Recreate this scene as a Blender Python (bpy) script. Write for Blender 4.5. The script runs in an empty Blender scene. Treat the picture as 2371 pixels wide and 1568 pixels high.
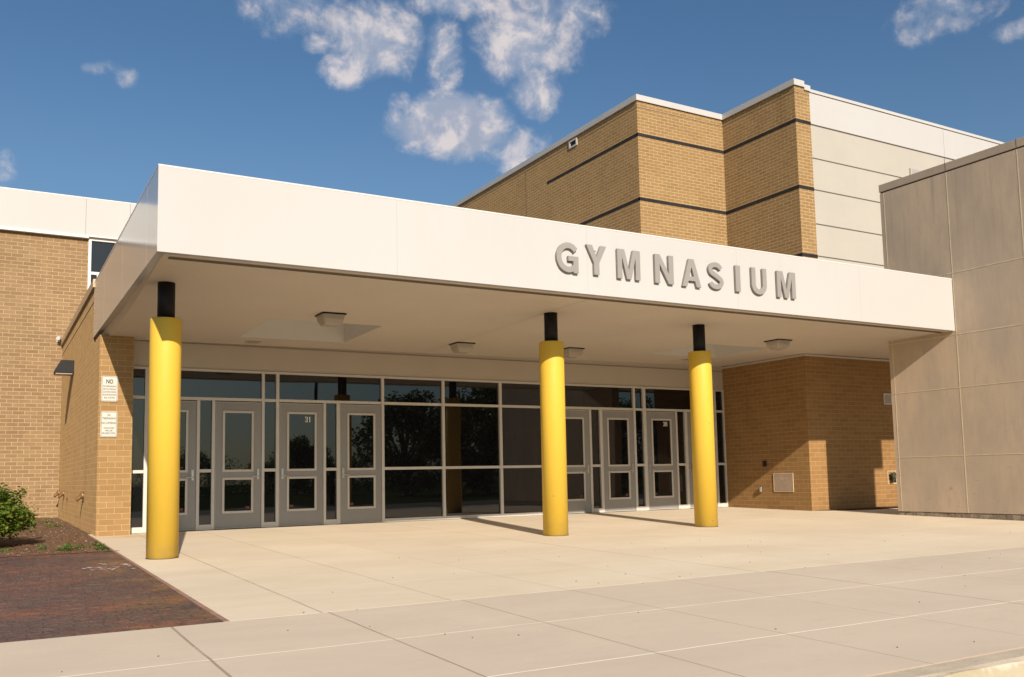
import bpy, bmesh, math, random
from mathutils import Vector, Matrix, noise
random.seed(7)
R = math.radians
scene = bpy.context.scene
COL = scene.collection

# ------------------------------------------------------------------ camera
CAM = (-2.311, -17.924, 0.8894)
yaw, pit, rol = R(30.0065), R(5.3942), R(-1.1243)
fw = Vector((math.sin(yaw)*math.cos(pit), math.cos(yaw)*math.cos(pit), math.sin(pit)))
r0 = Vector((math.cos(yaw), -math.sin(yaw), 0)); u0 = r0.cross(fw)
rt = math.cos(rol)*r0 + math.sin(rol)*u0
up = -math.sin(rol)*r0 + math.cos(rol)*u0
cam_d = bpy.data.cameras.new('camera'); cam = bpy.data.objects.new('camera', cam_d); COL.objects.link(cam)
M3 = Matrix((rt, up, -fw)).transposed()
cam.matrix_world = Matrix.Translation(CAM) @ M3.to_4x4()
cam_d.sensor_width = 36; cam_d.lens = 2116.11/2371*36; cam_d.shift_y = 120/2371
cam_d.clip_start = 0.1; cam_d.clip_end = 3000
scene.camera = cam

# ------------------------------------------------------------------ sun, sky, exposure
SUN_AZ, TZ = math.atan(0.203), 0.533                       # light travels towards +x,+y ; drop per unit y
sd = Vector((math.tan(SUN_AZ), 1.0, -TZ)).normalized()
sun_el = math.asin(-sd.z)
sl = bpy.data.lights.new('sun', 'SUN'); sl.energy = 4.6; sl.angle = R(0.5); sl.color = (1.0, 0.885, 0.75)
so = bpy.data.objects.new('sun', sl); COL.objects.link(so)
so.rotation_euler = (-sd).to_track_quat('Z', 'Y').to_euler(); so.location = (-20, -60, 40)
vs = scene.view_settings
vs.view_transform = 'Standard'; vs.look = 'None'; vs.gamma = 1; vs.exposure = 0.50; vs.use_curve_mapping = False
scene.cycles.max_bounces = 8; scene.cycles.diffuse_bounces = 5; scene.cycles.glossy_bounces = 4

world = bpy.data.worlds.new('World'); scene.world = world; world.use_nodes = True
nt = world.node_tree; nt.nodes.clear()
def N(t, typ, **kw):
    n = t.nodes.new(typ)
    for k, v in kw.items():
        if k.startswith('i_'):
            n.inputs[int(k[2:])].default_value = v
        else: setattr(n, k, v)
    return n
def math_n(t, op, a=None, b=None, c=None, clamp=False):
    n = t.nodes.new('ShaderNodeMath'); n.operation = op; n.use_clamp = clamp
    for i, v in enumerate((a, b, c)):
        if v is None: continue
        if isinstance(v, (int, float)): n.inputs[i].default_value = v
        else: t.links.new(v, n.inputs[i])
    return n.outputs[0]
def mixc(t, f, a, b, mode='MIX'):
    n = t.nodes.new('ShaderNodeMix'); n.data_type = 'RGBA'; n.blend_type = mode
    for s, v in ((n.inputs[0], f), (n.inputs[6], a), (n.inputs[7], b)):
        if isinstance(v, (int, float)): s.default_value = v
        elif isinstance(v, (tuple, list)): s.default_value = (*v[:3], 1)
        else: t.links.new(v, s)
    return n.outputs[2]
def maprange(t, v, a, b, c=0.0, d=1.0, smooth=True):
    n = t.nodes.new('ShaderNodeMapRange'); n.interpolation_type = 'SMOOTHSTEP' if smooth else 'LINEAR'
    for i, x in enumerate((v, a, b, c, d)):
        if isinstance(x, (int, float)): n.inputs[i].default_value = x
        else: t.links.new(x, n.inputs[i])
    return n.outputs[0]
def noise_n(t, vec, scale, detail=4, rough=.55, dist=0.0, out=0):
    n = t.nodes.new('ShaderNodeTexNoise'); n.inputs['Scale'].default_value = scale
    n.inputs['Detail'].default_value = detail; n.inputs['Roughness'].default_value = rough
    n.inputs['Distortion'].default_value = dist
    if vec is not None: t.links.new(vec, n.inputs['Vector'])
    return n.outputs[out]

sky = N(nt, 'ShaderNodeTexSky'); sky.sky_type = 'NISHITA'; sky.sun_disc = False
sky.sun_elevation = sun_el; sky.sun_rotation = math.pi + SUN_AZ
sky.altitude = 200; sky.air_density = 1.0; sky.dust_density = 1.7; sky.ozone_density = 1.3
tc = N(nt, 'ShaderNodeTexCoord'); sx = N(nt, 'ShaderNodeSeparateXYZ'); nt.links.new(tc.outputs['Generated'], sx.inputs[0])
azn = math_n(nt, 'MULTIPLY', math_n(nt, 'ARCTAN2', sx.outputs[0], sx.outputs[1]), 57.29578)
eln = math_n(nt, 'MULTIPLY', math_n(nt, 'ARCSINE', sx.outputs[2]), 57.29578)
azs = math_n(nt, 'MULTIPLY', azn, 0.9)
cv = N(nt, 'ShaderNodeCombineXYZ'); nt.links.new(azs, cv.inputs[0]); nt.links.new(eln, cv.inputs[1])
# cumulus groups placed by azimuth / elevation (degrees): az, el, half width, half height, strength
CL = [(16.71,27.6,2.6,1.3,.62),(17.9,25.9,.9,.5,.8),(21.4,26.3,2.6,1.7,1.05),(19.7,24.6,1.4,.9,1.0),(26.1,25.6,.95,1.8,.72),
      (28.2,28.6,3.6,.9,1.15),(31.6,26.6,3.0,2.1,1.1),(31.9,23.4,1.25,1.25,1.05),(34.8,27.7,1.9,1.3,.8),(26.6,21.5,3.3,1.6,1.75),
      (30.0,20.4,1.9,1.0,.7),(6.6,22.9,.55,.5,.5),(5.9,23.4,.5,.3,.35),(5.0,23.1,.6,.25,.4),(56.9,24.9,2.6,.85,.50),(55.2,24.1,1.0,.5,.45),(60.3,23.2,.9,.4,.40),
      (30.5,19.3,1.0,.55,.6),(.36,17.3,.5,.8,.3),(23.2,22.9,.6,.45,.62),(-30,30,8,3,.8),(85,34,9,4,.8),(170,25,14,3,.7)]
F = None
for (a, e, w, h, s) in CL:
    da = math_n(nt, 'DIVIDE', math_n(nt, 'SUBTRACT', azn, a), w*1.32); de = math_n(nt, 'DIVIDE', math_n(nt, 'SUBTRACT', eln, e), h*1.34)
    d2 = math_n(nt, 'ADD', math_n(nt, 'MULTIPLY', da, da), math_n(nt, 'MULTIPLY', de, de))
    f = math_n(nt, 'MULTIPLY', math_n(nt, 'SUBTRACT', 1.0, d2), s*.95)
    f = math_n(nt, 'MAXIMUM', f, -1.0)
    F = f if F is None else math_n(nt, 'SMOOTH_MAX', F, f, 0.25)
def shifted(dx, dy):
    n = N(nt, 'ShaderNodeVectorMath', operation='ADD'); nt.links.new(cv.outputs[0], n.inputs[0]); n.inputs[1].default_value = (dx, dy, 3.1)
    return n.outputs[0]
n1 = noise_n(nt, shifted(0, 0), 0.40, 10, .60, .3); n1b = noise_n(nt, shifted(-.7, .7), 0.40, 4, .5, .3)
n2 = noise_n(nt, shifted(9, 4), 1.3, 8, .66, .4)
dens = math_n(nt, 'ADD', math_n(nt, 'ADD', F, math_n(nt, 'MULTIPLY', math_n(nt, 'SUBTRACT', n1, .5), 2.0)), math_n(nt, 'MULTIPLY', math_n(nt, 'SUBTRACT', n2, .5), .75))
alpha = maprange(nt, dens, -.16, 1.10)
shade = maprange(nt, math_n(nt, 'ADD', math_n(nt, 'SUBTRACT', n1, n1b), math_n(nt, 'MULTIPLY', math_n(nt, 'SUBTRACT', n2, .5), .16)), -.11, .15)
thick = maprange(nt, dens, .25, 1.5)
ccol = mixc(nt, shade, (.31, .365, .47), (.71, .64, .62))
ccol = mixc(nt, math_n(nt, 'MULTIPLY', thick, math_n(nt, 'SUBTRACT', .75, math_n(nt, 'MULTIPLY', shade, .6))), ccol, (.33, .36, .46))
SKYS = 0.060
hs = N(nt, 'ShaderNodeHueSaturation'); hs.inputs['Saturation'].default_value = 1.08; hs.inputs['Value'].default_value = 1.0
nt.links.new(sky.outputs[0], hs.inputs['Color'])
cmul = N(nt, 'ShaderNodeVectorMath', operation='SCALE'); nt.links.new(ccol, cmul.inputs[0]); cmul.inputs[3].default_value = 0.80/SKYS
tint0 = mixc(nt, 1.0, hs.outputs[0], (.83, 1.05, 1.17), 'MULTIPLY')
tint = mixc(nt, maprange(nt, eln, 27, 8, 0, .22), tint0, (3.2, 4.3, 5.6))
skyc = mixc(nt, math_n(nt, 'MULTIPLY', alpha, .93), tint, cmul.outputs[0])
bg = N(nt, 'ShaderNodeBackground'); bg.inputs[1].default_value = SKYS; nt.links.new(skyc, bg.inputs[0])
wo = N(nt, 'ShaderNodeOutputWorld'); nt.links.new(bg.outputs[0], wo.inputs[0])

# ------------------------------------------------------------------ materials
def mat(name, col=(.5, .5, .5), rough=.6, metal=0.0, spec=.5):
    m = bpy.data.materials.new(name); m.use_nodes = True
    b = m.node_tree.nodes['Principled BSDF']
    b.inputs['Base Color'].default_value = (*col, 1); b.inputs['Roughness'].default_value = rough
    b.inputs['Metallic'].default_value = metal; b.inputs['Specular IOR Level'].default_value = spec
    return m
def bs(m): return m.node_tree.nodes['Principled BSDF']
def pos(t): return N(t, 'ShaderNodeNewGeometry').outputs['Position']
def vscale(t, v, s):
    n = N(t, 'ShaderNodeVectorMath', operation='MULTIPLY'); t.links.new(v, n.inputs[0]); n.inputs[1].default_value = s; return n.outputs[0]
def bump(t, m, h, strength=.3, dist=.01):
    n = N(t, 'ShaderNodeBump'); n.inputs['Strength'].default_value = strength; n.inputs['Distance'].default_value = dist
    t.links.new(h, n.inputs['Height']); t.links.new(n.outputs[0], bs(m).inputs['Normal']); return n
def painted(name, col, rough=.4, var=.06, scale=1.5, streak=False, spec=.5, metal=0):
    m = mat(name, col, rough, metal, spec); t = m.node_tree; p = pos(t)
    a = noise_n(t, vscale(t, p, (1, 1, .25) if streak else (1, 1, 1)), scale, 5, .6)
    b = noise_n(t, p, scale*14, 3, .6)
    f = math_n(t, 'ADD', math_n(t, 'MULTIPLY', a, .8), math_n(t, 'MULTIPLY', b, .2))
    c = mixc(t, maprange(t, f, .3, .7), tuple(x*(1-var) for x in col), tuple(min(1, x*(1+var)) for x in col))
    t.links.new(c, bs(m).inputs['Base Color'])
    t.links.new(maprange(t, b, .3, .7, max(.02, rough-.06), rough+.08), bs(m).inputs['Roughness'])
    return m
def brick(name, c1, c2, mortar, bw=.3, bh=.1016, mw=.010, z0=0.0, u0_=0.0, mbump=.5, msmooth=.15):
    m = mat(name, c1, .85, 0, .25); t = m.node_tree; bs(m).inputs['Diffuse Roughness'].default_value = .45
    g = N(t, 'ShaderNodeNewGeometry'); s = N(t, 'ShaderNodeSeparateXYZ'); t.links.new(g.outputs['Position'], s.inputs[0])
    nn = N(t, 'ShaderNodeSeparateXYZ'); t.links.new(g.outputs['True Normal'], nn.inputs[0])
    ax = math_n(t, 'GREATER_THAN', math_n(t, 'ABSOLUTE', nn.outputs[0]), .5)
    u = math_n(t, 'ADD', math_n(t, 'MULTIPLY', s.outputs[1], ax), math_n(t, 'MULTIPLY', s.outputs[0], math_n(t, 'SUBTRACT', 1.0, ax)))
    cb = N(t, 'ShaderNodeCombineXYZ'); t.links.new(math_n(t, 'ADD', u, 100-u0_), cb.inputs[0]); t.links.new(math_n(t, 'ADD', s.outputs[2], 10*bh*10-z0), cb.inputs[1])
    # slight wobble so courses are not ruler straight
    wob = N(t, 'ShaderNodeVectorMath', operation='MULTIPLY_ADD'); t.links.new(noise_n(t, g.outputs['Position'], 6, 2, .5, out=1), wob.inputs[0]); wob.inputs[1].default_value = (.004, .003, 0); t.links.new(cb.outputs[0], wob.inputs[2])
    b = N(t, 'ShaderNodeTexBrick'); b.offset = .5; b.squash = 1
    t.links.new(wob.outputs[0], b.inputs['Vector'])
    b.inputs['Color1'].default_value = (0, 0, 0, 1); b.inputs['Color2'].default_value = (1, 1, 1, 1); b.inputs['Mortar'].default_value = (.5, .5, .5, 1)
    b.inputs['Scale'].default_value = 1; b.inputs['Mortar Size'].default_value = mw/2; b.inputs['Mortar Smooth'].default_value = msmooth
    b.inputs['Brick Width'].default_value = bw; b.inputs['Row Height'].default_value = bh
    sc = N(t, 'ShaderNodeSeparateColor'); t.links.new(b.outputs['Color'], sc.inputs[0])
    big = noise_n(t, g.outputs['Position'], .7, 4, .6); fine = noise_n(t, g.outputs['Position'], 60, 3, .7)
    f = math_n(t, 'ADD', math_n(t, 'MULTIPLY', sc.outputs[0], .85), math_n(t, 'MULTIPLY', math_n(t, 'SUBTRACT', big, .35), .5))
    col = mixc(t, f, c1, c2)
    stn = noise_n(t, vscale(t, g.outputs['Position'], (1.4, 1.4, .35)), 1.1, 6, .65)
    col = mixc(t, maprange(t, stn, .52, .74, 0, .45), col, tuple(x*.74 for x in c1)); col = mixc(t, maprange(t, stn, .44, .28, 0, .30), col, tuple(min(1, x*1.22) for x in c2))
    col = mixc(t, maprange(t, fine, .35, .75, 0, .18), col, tuple(x*.72 for x in c1))
    mc = mixc(t, maprange(t, noise_n(t, g.outputs['Position'], 2.5, 4, .6), .35, .7), mortar, tuple(x*.8 for x in mortar))
    col = mixc(t, b.outputs['Fac'], col, mc)
    t.links.new(col, bs(m).inputs['Base Color'])
    h = math_n(t, 'ADD', math_n(t, 'SUBTRACT', 1.0, b.outputs['Fac']), math_n(t, 'MULTIPLY', fine, .25))
    bump(t, m, h, mbump, .006)
    return m

BR1, BR2, MOR = (.45, .265, .115), (.60, .375, .175), (.80, .62, .36)
M_pil = brick('pilaster brick', (.292,.172,.067), (.35,.215,.090), (.47,.355,.20), .254, .1005, .008, -.02, .0, .45)
M_wing = brick('wing brick', (.24,.148,.072), (.32,.205,.105), (.47,.375,.235), .28, .1016, .012)
M_gym = brick('gym brick', (.275,.163,.066), (.325,.20,.086), (.52,.41,.24), .315, .1016, .014, .0, .1)
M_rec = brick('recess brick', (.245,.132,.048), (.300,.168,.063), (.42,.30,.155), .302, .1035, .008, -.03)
M_white = mat('white metal panel', (.455, .44, .425), .13, 0, .5)
_t = M_white.node_tree; _a = noise_n(_t, vscale(_t, pos(_t), (1.6, 1.6, .12)), 1.6, 6, .65); _b = noise_n(_t, pos(_t), .5, 3, .5)
_c = mixc(_t, maprange(_t, _a, .45, .75, 0, .35), (.462, .449, .435), (.435, .412, .39)); _t.links.new(mixc(_t, maprange(_t, _b, .35, .7, 0, .5), _c, (.445, .425, .405)), bs(M_white).inputs['Base Color'])
bump(_t, M_white, noise_n(_t, vscale(_t, pos(_t), (1, 1, .6)), .9, 1, .3), .05, .02)
M_whitetrim = painted('white trim', (.56, .545, .525), .3, .02, 2)
M_side = M_white
M_cream = painted('cream stucco panel', (.385, .355, .31), .7, .03, .8)
M_soff = painted('soffit paint', (.50, .44, .37), .55, .03, .8)
M_head = painted('header paint', (.44, .385, .32), .6, .03, .9)
M_shaft = painted('skylight shaft paint', (.60, .565, .50), .6, .02, 1)
M_alum = painted('anodised aluminium', (.52, .49, .45), .38, .04, 4)
M_door = painted('grey door paint', (.245, .236, .224), .42, .05, 1.5, True)
M_trim = painted('glazing trim', (.50, .46, .41), .4, .04, 5)
M_yellow = painted('yellow paint', (.61, .398, .046), .55, .05, 1.2, True, spec=.3)
_t = M_yellow.node_tree; _l = bs(M_yellow).inputs['Base Color'].links[0].from_socket; _p = pos(_t); _s = N(_t, 'ShaderNodeSeparateXYZ'); _t.links.new(_p, _s.inputs[0])
_v = N(_t, 'ShaderNodeTexVoronoi'); _v.inputs['Scale'].default_value = 3.2; _t.links.new(_p, _v.inputs['Vector'])
_c = mixc(_t, math_n(_t, 'MULTIPLY', math_n(_t, 'LESS_THAN', _v.outputs['Distance'], .045), .7), _l, (.30, .20, .06))
_c = mixc(_t, math_n(_t, 'MULTIPLY', maprange(_t, _s.outputs[2], .28, -.08), maprange(_t, noise_n(_t, _p, 5, 5, .7), .35, .7, .1, .55)), _c, (.40, .29, .12))
_t.links.new(_c, bs(M_yellow).inputs['Base Color'])
M_black = painted('black paint', (.010, .009, .009), .55, .1, 3, spec=.25)
M_band = brick('black glazed brick', (.016,.015,.017), (.030,.027,.028), (.055,.05,.05), .44, .2, .010, -.05, 0, .2)
M_steel = mat('brushed steel', (.55, .52, .48), .32, 1.0)
M_brass = painted('weathered brass', (.26, .145, .06), .5, .2, 20, metal=.5)
M_dark = mat('dark joint', (.07, .055, .04), .8); M_groove = mat('brown groove', (.25, .205, .16), .8)
M_letter = painted('grey cast letter', (.255, .238, .222), .45, .03, 3)
M_coping = painted('white coping', (.46, .445, .43), .35, .03, 1)
M_copg = painted('concrete coping', (.40, .315, .235), .7, .1, 1.5)
M_signw = painted('white sign face', (.50, .475, .42), .4, .03, 6)
M_signb = mat('black sign ink', (.03, .028, .026), .6)
M_decal = mat('white vinyl', (.72, .66, .58), .5)
M_red = mat('red vinyl', (.10, .018, .014), .5)
M_asph = painted('asphalt', (.055, .053, .05), .9, .25, 3)

def glass_mat():
    m = mat('dark glass', (.006, .006, .007), .012, 0, .5); bs(m).inputs['IOR'].default_value = 1.62
    t = m.node_tree; h = noise_n(t, vscale(t, pos(t), (1.1, 1.1, .7)), 1.0, 1, .4)
    bump(t, m, h, .09, .02); return m
M_glass = glass_mat()
def lens_mat():
    m = mat('prismatic lens', (.62, .55, .45), .25); b = bs(m); b.inputs['Transmission Weight'].default_value = .35; b.inputs['IOR'].default_value = 1.45
    t = m.node_tree; w = N(t, 'ShaderNodeTexWave'); w.inputs['Scale'].default_value = 22; t.links.new(pos(t), w.inputs['Vector']); bump(t, m, w.outputs[1], .5, .01); return m
M_lens = lens_mat()
M_dome = mat('skylight dome', (.75, .78, .8), .4); bs(M_dome).inputs['Transmission Weight'].default_value = .0
_t = M_dome.node_tree; _tr = N(_t, 'ShaderNodeBsdfTranslucent'); _tr.inputs[0].default_value = (.36, .325, .275, 1); _o = [n for n in _t.nodes if n.type == 'OUTPUT_MATERIAL'][0]; _t.links.new(_tr.outputs[0], _o.inputs[0])

def concrete_wall_mat():
    m = mat('precast concrete', (.36, .28, .205), .82, 0, .25); t = m.node_tree; bs(m).inputs['Diffuse Roughness'].default_value = .3; p = pos(t)
    a = noise_n(t, vscale(t, p, (1, 1, .5)), .9, 6, .62); b = noise_n(t, vscale(t, p, (4, 4, .7)), 2.2, 6, .65); c = noise_n(t, p, 45, 3, .6)
    col = mixc(t, maprange(t, a, .32, .68), (.43, .345, .262), (.54, .42, .30))
    col = mixc(t, maprange(t, b, .42, .75, 0, .38), col, (.36, .295, .24))
    dr = noise_n(t, vscale(t, p, (9, 9, .35)), 1.0, 5, .6); s0 = N(t, 'ShaderNodeSeparateXYZ'); t.links.new(p, s0.inputs[0])
    col = mixc(t, math_n(t, 'MULTIPLY', maprange(t, dr, .52, .72, 0, .45), maprange(t, s0.outputs[2], 4.2, 6.9)), col, (.27, .22, .175))
    col = mixc(t, maprange(t, c, .45, .8, 0, .25), col, (.26, .205, .155))
    # rust weep and scuffs
    sc = noise_n(t, vscale(t, p, (1, 1.2, 3.2)), 3.0, 5, .7, 1.2)
    s = N(t, 'ShaderNodeSeparateXYZ'); t.links.new(p, s.inputs[0])
    low = maprange(t, s.outputs[2], 1.3, .2)
    col = mixc(t, math_n(t, 'MULTIPLY', maprange(t, sc, .60, .72, 0, .55), low), col, (.17, .135, .10))
    t.links.new(col, bs(m).inputs['Base Color']); bump(t, m, math_n(t, 'ADD', c, b), .12, .01); return m
M_conc = concrete_wall_mat()
M_rough = painted('rough footing', (.27, .215, .16), .95, .35, 9); bump(M_rough.node_tree, M_rough, noise_n(M_rough.node_tree, pos(M_rough.node_tree), 18, 6, .7), 1.0, .06)
M_seal = painted('joint sealant', (.60, .50, .33), .6, .12, 6)

def slab_mat(name, ca, cb, yjoints, xjoints, warmstain=.3):
    m = mat(name, ca, .82, 0, .3); t = m.node_tree; p = pos(t); s = N(t, 'ShaderNodeSeparateXYZ'); t.links.new(p, s.inputs[0])
    a = noise_n(t, vscale(t, p, (.6, 1.1, 1)), .8, 7, .62, .4); b = noise_n(t, vscale(t, p, (1, 2.4, 1)), 3.2, 6, .7, .6); c = noise_n(t, p, 90, 3, .7)
    col = mixc(t, maprange(t, a, .30, .70), ca, cb)
    col = mixc(t, maprange(t, b, .5, .8, 0, warmstain), col, tuple(x*y for x, y in zip(ca, (.86, .76, .66))))
    col = mixc(t, maprange(t, c, .35, .8, 0, .22), col, tuple(x*.72 for x in ca))
    # each slab has its own slight tone
    fx = math_n(t, 'FLOOR', math_n(t, 'DIVIDE', math_n(t, 'SUBTRACT', s.outputs[0], .08), 1.18)); fy = math_n(t, 'FLOOR', math_n(t, 'DIVIDE', math_n(t, 'ADD', s.outputs[1], 10.85), 1.34))
    cx = N(t, 'ShaderNodeCombineXYZ'); t.links.new(fx, cx.inputs[0]); t.links.new(fy, cx.inputs[1])
    wn = N(t, 'ShaderNodeTexWhiteNoise'); t.links.new(cx.outputs[0], wn.inputs['Vector'])
    col = mixc(t, maprange(t, wn.outputs[0], 0, 1, 0, .22, False), col, (.52, .42, .33))
    # small pits and gum spots
    vo = N(t, 'ShaderNodeTexVoronoi'); vo.inputs['Scale'].default_value = 1.7; t.links.new(p, vo.inputs['Vector'])
    spot = math_n(t, 'LESS_THAN', vo.outputs['Distance'], .016)
    col = mixc(t, math_n(t, 'MULTIPLY', spot, .65), col, (.10, .07, .05))
    wv = noise_n(t, p, 1.3, 3, .6)
    brk = noise_n(t, p, 2.1, 4, .7)
    hsum = None
    for (lst, comp, other) in ((yjoints, 1, 0), (xjoints, 0, 1)):
        for (v, w, jc, st) in lst:
            d = math_n(t, 'ABSOLUTE', math_n(t, 'ADD', math_n(t, 'SUBTRACT', s.outputs[comp], v), math_n(t, 'MULTIPLY', math_n(t, 'SUBTRACT', wv, .5), .02)))
            f = maprange(t, d, w, w*.45)
            f2 = math_n(t, 'MULTIPLY', f, math_n(t, 'MULTIPLY', maprange(t, brk, .25, .55, .45, 1.0), st))
            col = mixc(t, f2, col, jc); hsum = f if hsum is None else math_n(t, 'MAXIMUM', hsum, f)
    vd = N(t, 'ShaderNodeVectorMath', operation='DISTANCE'); t.links.new(vscale(t, p, (.6, 1, 0)), vd.inputs[0]); vd.inputs[1].default_value = (.1, -.75, 0)
    col = mixc(t, math_n(t, 'MULTIPLY', maprange(t, vd.outputs['Value'], .75, .1), maprange(t, b, .3, .6, .2, .6)), col, (.50, .33, .12))
    t.links.new(col, bs(m).inputs['Base Color'])
    h = math_n(t, 'SUBTRACT', math_n(t, 'MULTIPLY', c, .15), hsum)
    bump(t, m, h, .35, .006); return m
DK, LT = (.30, .235, .165), (.80, .72, .57)
yU = [(-2.3, .008, DK, .4), (-4.1, .008, LT, .5), (-5.85, .009, LT, .6), (-7.46, .011, LT, .6), (-9.2, .011, LT, .6), (-10.685, .010, LT, .5)]
xU = [(.075, .011, DK, .75), (1.22, .010, DK, .6), (2.42, .009, DK, .4), (3.62, .009, DK, .4), (4.85, .011, DK, .85), (6.2, .009, DK, .4), (7.6, .009, DK, .4), (9.02, .008, DK, .55), (11.3, .008, DK, .35), (13.2, .007, DK, .3)]
yL = [(-12.06, .014, LT, .95), (-13.37, .014, LT, .95), (-14.478, .012, (.62, .42, .28), .8)]
xL = [(-6.0, .011, DK, .8), (-3.5, .011, DK, .8), (-1.08, .013, DK, .9), (.12, .011, DK, .85), (1.31, .010, DK, .7), (2.43, .009, DK, .6), (3.68, .009, DK, .5), (4.95, .013, DK, .9), (6.3, .009, DK, .5), (7.7, .010, DK, .5), (9.3, .009, DK, .5)]
M_slabU = slab_mat('warm concrete slab', (.66, .555, .405), (.73, .625, .475), yU, xU)
M_slabL = slab_mat('grey concrete slab', (.57, .475, .37), (.63, .525, .41), yL, xL, .35)

def paving_mat():
    m = mat('stamped brick paving', (.16, .06, .04), .42, 0, .5); t = m.node_tree; p = pos(t)
    b = N(t, 'ShaderNodeTexBrick'); b.offset = .5; b.inputs['Scale'].default_value = 1; b.inputs['Brick Width'].default_value = .21; b.inputs['Row Height'].default_value = .105
    b.inputs['Mortar Size'].default_value = .006; b.inputs['Mortar Smooth'].default_value = .6; b.inputs['Color1'].default_value = (0,0,0,1); b.inputs['Color2'].default_value = (1,1,1,1)
    rot = N(t, 'ShaderNodeVectorRotate'); rot.rotation_type = 'Z_AXIS'; rot.inputs['Angle'].default_value = R(4); 
    d = N(t, 'ShaderNodeVectorMath', operation='MULTIPLY_ADD'); t.links.new(noise_n(t, p, 3, 3, .6, out=1), d.inputs[0]); d.inputs[1].default_value = (.06, .06, 0); t.links.new(p, d.inputs[2])
    t.links.new(d.outputs[0], rot.inputs['Vector']); t.links.new(rot.outputs[0], b.inputs['Vector'])
    sc = N(t, 'ShaderNodeSeparateColor'); t.links.new(b.outputs['Color'], sc.inputs[0])
    st = noise_n(t, vscale(t, p, (1.5, 2.6, 1)), 2.3, 8, .74, 1.2); bg_ = noise_n(t, vscale(t, p, (.30, .55, 1)), 1.5, 6, .62, .4)
    col = mixc(t, maprange(t, st, .40, .60), (.088, .052, .050), (.36, .120, .060))
    col = mixc(t, maprange(t, bg_, .42, .56, 0, .80), col, (.105, .064, .060))
    col = mixc(t, math_n(t, 'MULTIPLY', sc.outputs[0], .45), col, (.10, .055, .05))
    col = mixc(t, math_n(t, 'MULTIPLY', b.outputs['Fac'], maprange(t, bg_, .35, .6, .05, .35)), col, (.06, .034, .03))
    s = N(t, 'ShaderNodeSeparateXYZ'); t.links.new(p, s.inputs[0])
    och = math_n(t, 'MULTIPLY', maprange(t, s.outputs[0], -1.6, -.8), maprange(t, noise_n(t, p, 1.6, 4, .6), .45, .62))
    col = mixc(t, math_n(t, 'MULTIPLY', och, .5), col, (.32, .16, .045))
    r1 = noise_n(t, vscale(t, p, (.9, 2.2, 1)), 2.4, 3, .55, 1.6); r2 = noise_n(t, vscale(t, p, (1.2, 3.2, 1)), 2.6, 3, .6, 1.2)
    rg1 = maprange(t, math_n(t, 'ABSOLUTE', math_n(t, 'SUBTRACT', r1, .5)), .035, .0); rg2 = maprange(t, math_n(t, 'ABSOLUTE', math_n(t, 'SUBTRACT', r2, .47)), .03, .0)
    ridge = math_n(t, 'MAXIMUM', rg1, rg2)
    fl = noise_n(t, vscale(t, p, (2, 4, 1)), 3, 7, .75)
    col = mixc(t, maprange(t, fl, .54, .70, 0, .75), col, (.52, .19, .095))
    col = mixc(t, math_n(t, 'MULTIPLY', ridge, .62), col, (.045, .030, .030))
    t.links.new(col, bs(m).inputs['Base Color'])
    h = math_n(t, 'ADD', math_n(t, 'MULTIPLY', math_n(t, 'SUBTRACT', 1.0, b.outputs['Fac']), .5), math_n(t, 'SUBTRACT', math_n(t, 'MULTIPLY', st, 1.6), math_n(t, 'MULTIPLY', ridge, .8)))
    bump(t, m, h, .9, .03)
    t.links.new(maprange(t, st, .3, .7, .34, .62), bs(m).inputs['Roughness']); return m
M_pave = paving_mat()
def soil_mat():
    m = mat('mulch and soil', (.15, .08, .04), .95, 0, .2); t = m.node_tree; p = pos(t)
    a = noise_n(t, p, 1.6, 5, .6); b = noise_n(t, vscale(t, p, (1, 1.8, 1)), 22, 7, .78, .5); c = noise_n(t, p, 70, 3, .8)
    col = mixc(t, maprange(t, a, .35, .65), (.27, .14, .062), (.24, .155, .10)); col = mixc(t, maprange(t, b, .36, .56), (.10, .052, .03), col)
    col = mixc(t, maprange(t, c, .60, .72, 0, .55), col, (.40, .28, .18))
    t.links.new(col, bs(m).inputs['Base Color']); bump(t, m, b, .9, .05); return m
M_soil = soil_mat()
def grass_mat():
    m = painted('lawn grass', (.035, .055, .016), 1.0, .3, .8, spec=0); return m
M_grass = grass_mat()
def curb_mat():
    m = mat('worn curb', (.52, .43, .31), .85, 0, .3); t = m.node_tree; p = pos(t); s = N(t, 'ShaderNodeSeparateXYZ'); t.links.new(p, s.inputs[0])
    a = noise_n(t, p, 4, 6, .65); c = noise_n(t, p, 60, 3, .7)
    e = math_n(t, 'ADD', s.outputs[1], math_n(t, 'MULTIPLY', math_n(t, 'SUBTRACT', a, .5), .16))
    f = maprange(t, e, -14.655, -14.675)
    col = mixc(t, maprange(t, a, .3, .7), (.46, .385, .29), (.54, .455, .345)); col = mixc(t, f, col, mixc(t, maprange(t, a, .4, .62), (.37, .31, .20), (.42, .36, .25)))
    col = mixc(t, maprange(t, c, .5, .8, 0, .35), col, (.33, .24, .16)); t.links.new(col, bs(m).inputs['Base Color'])
    bump(t, m, math_n(t, 'ADD', a, math_n(t, 'MULTIPLY', c, .3)), .5, .02); return m
M_curb = curb_mat()
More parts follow.
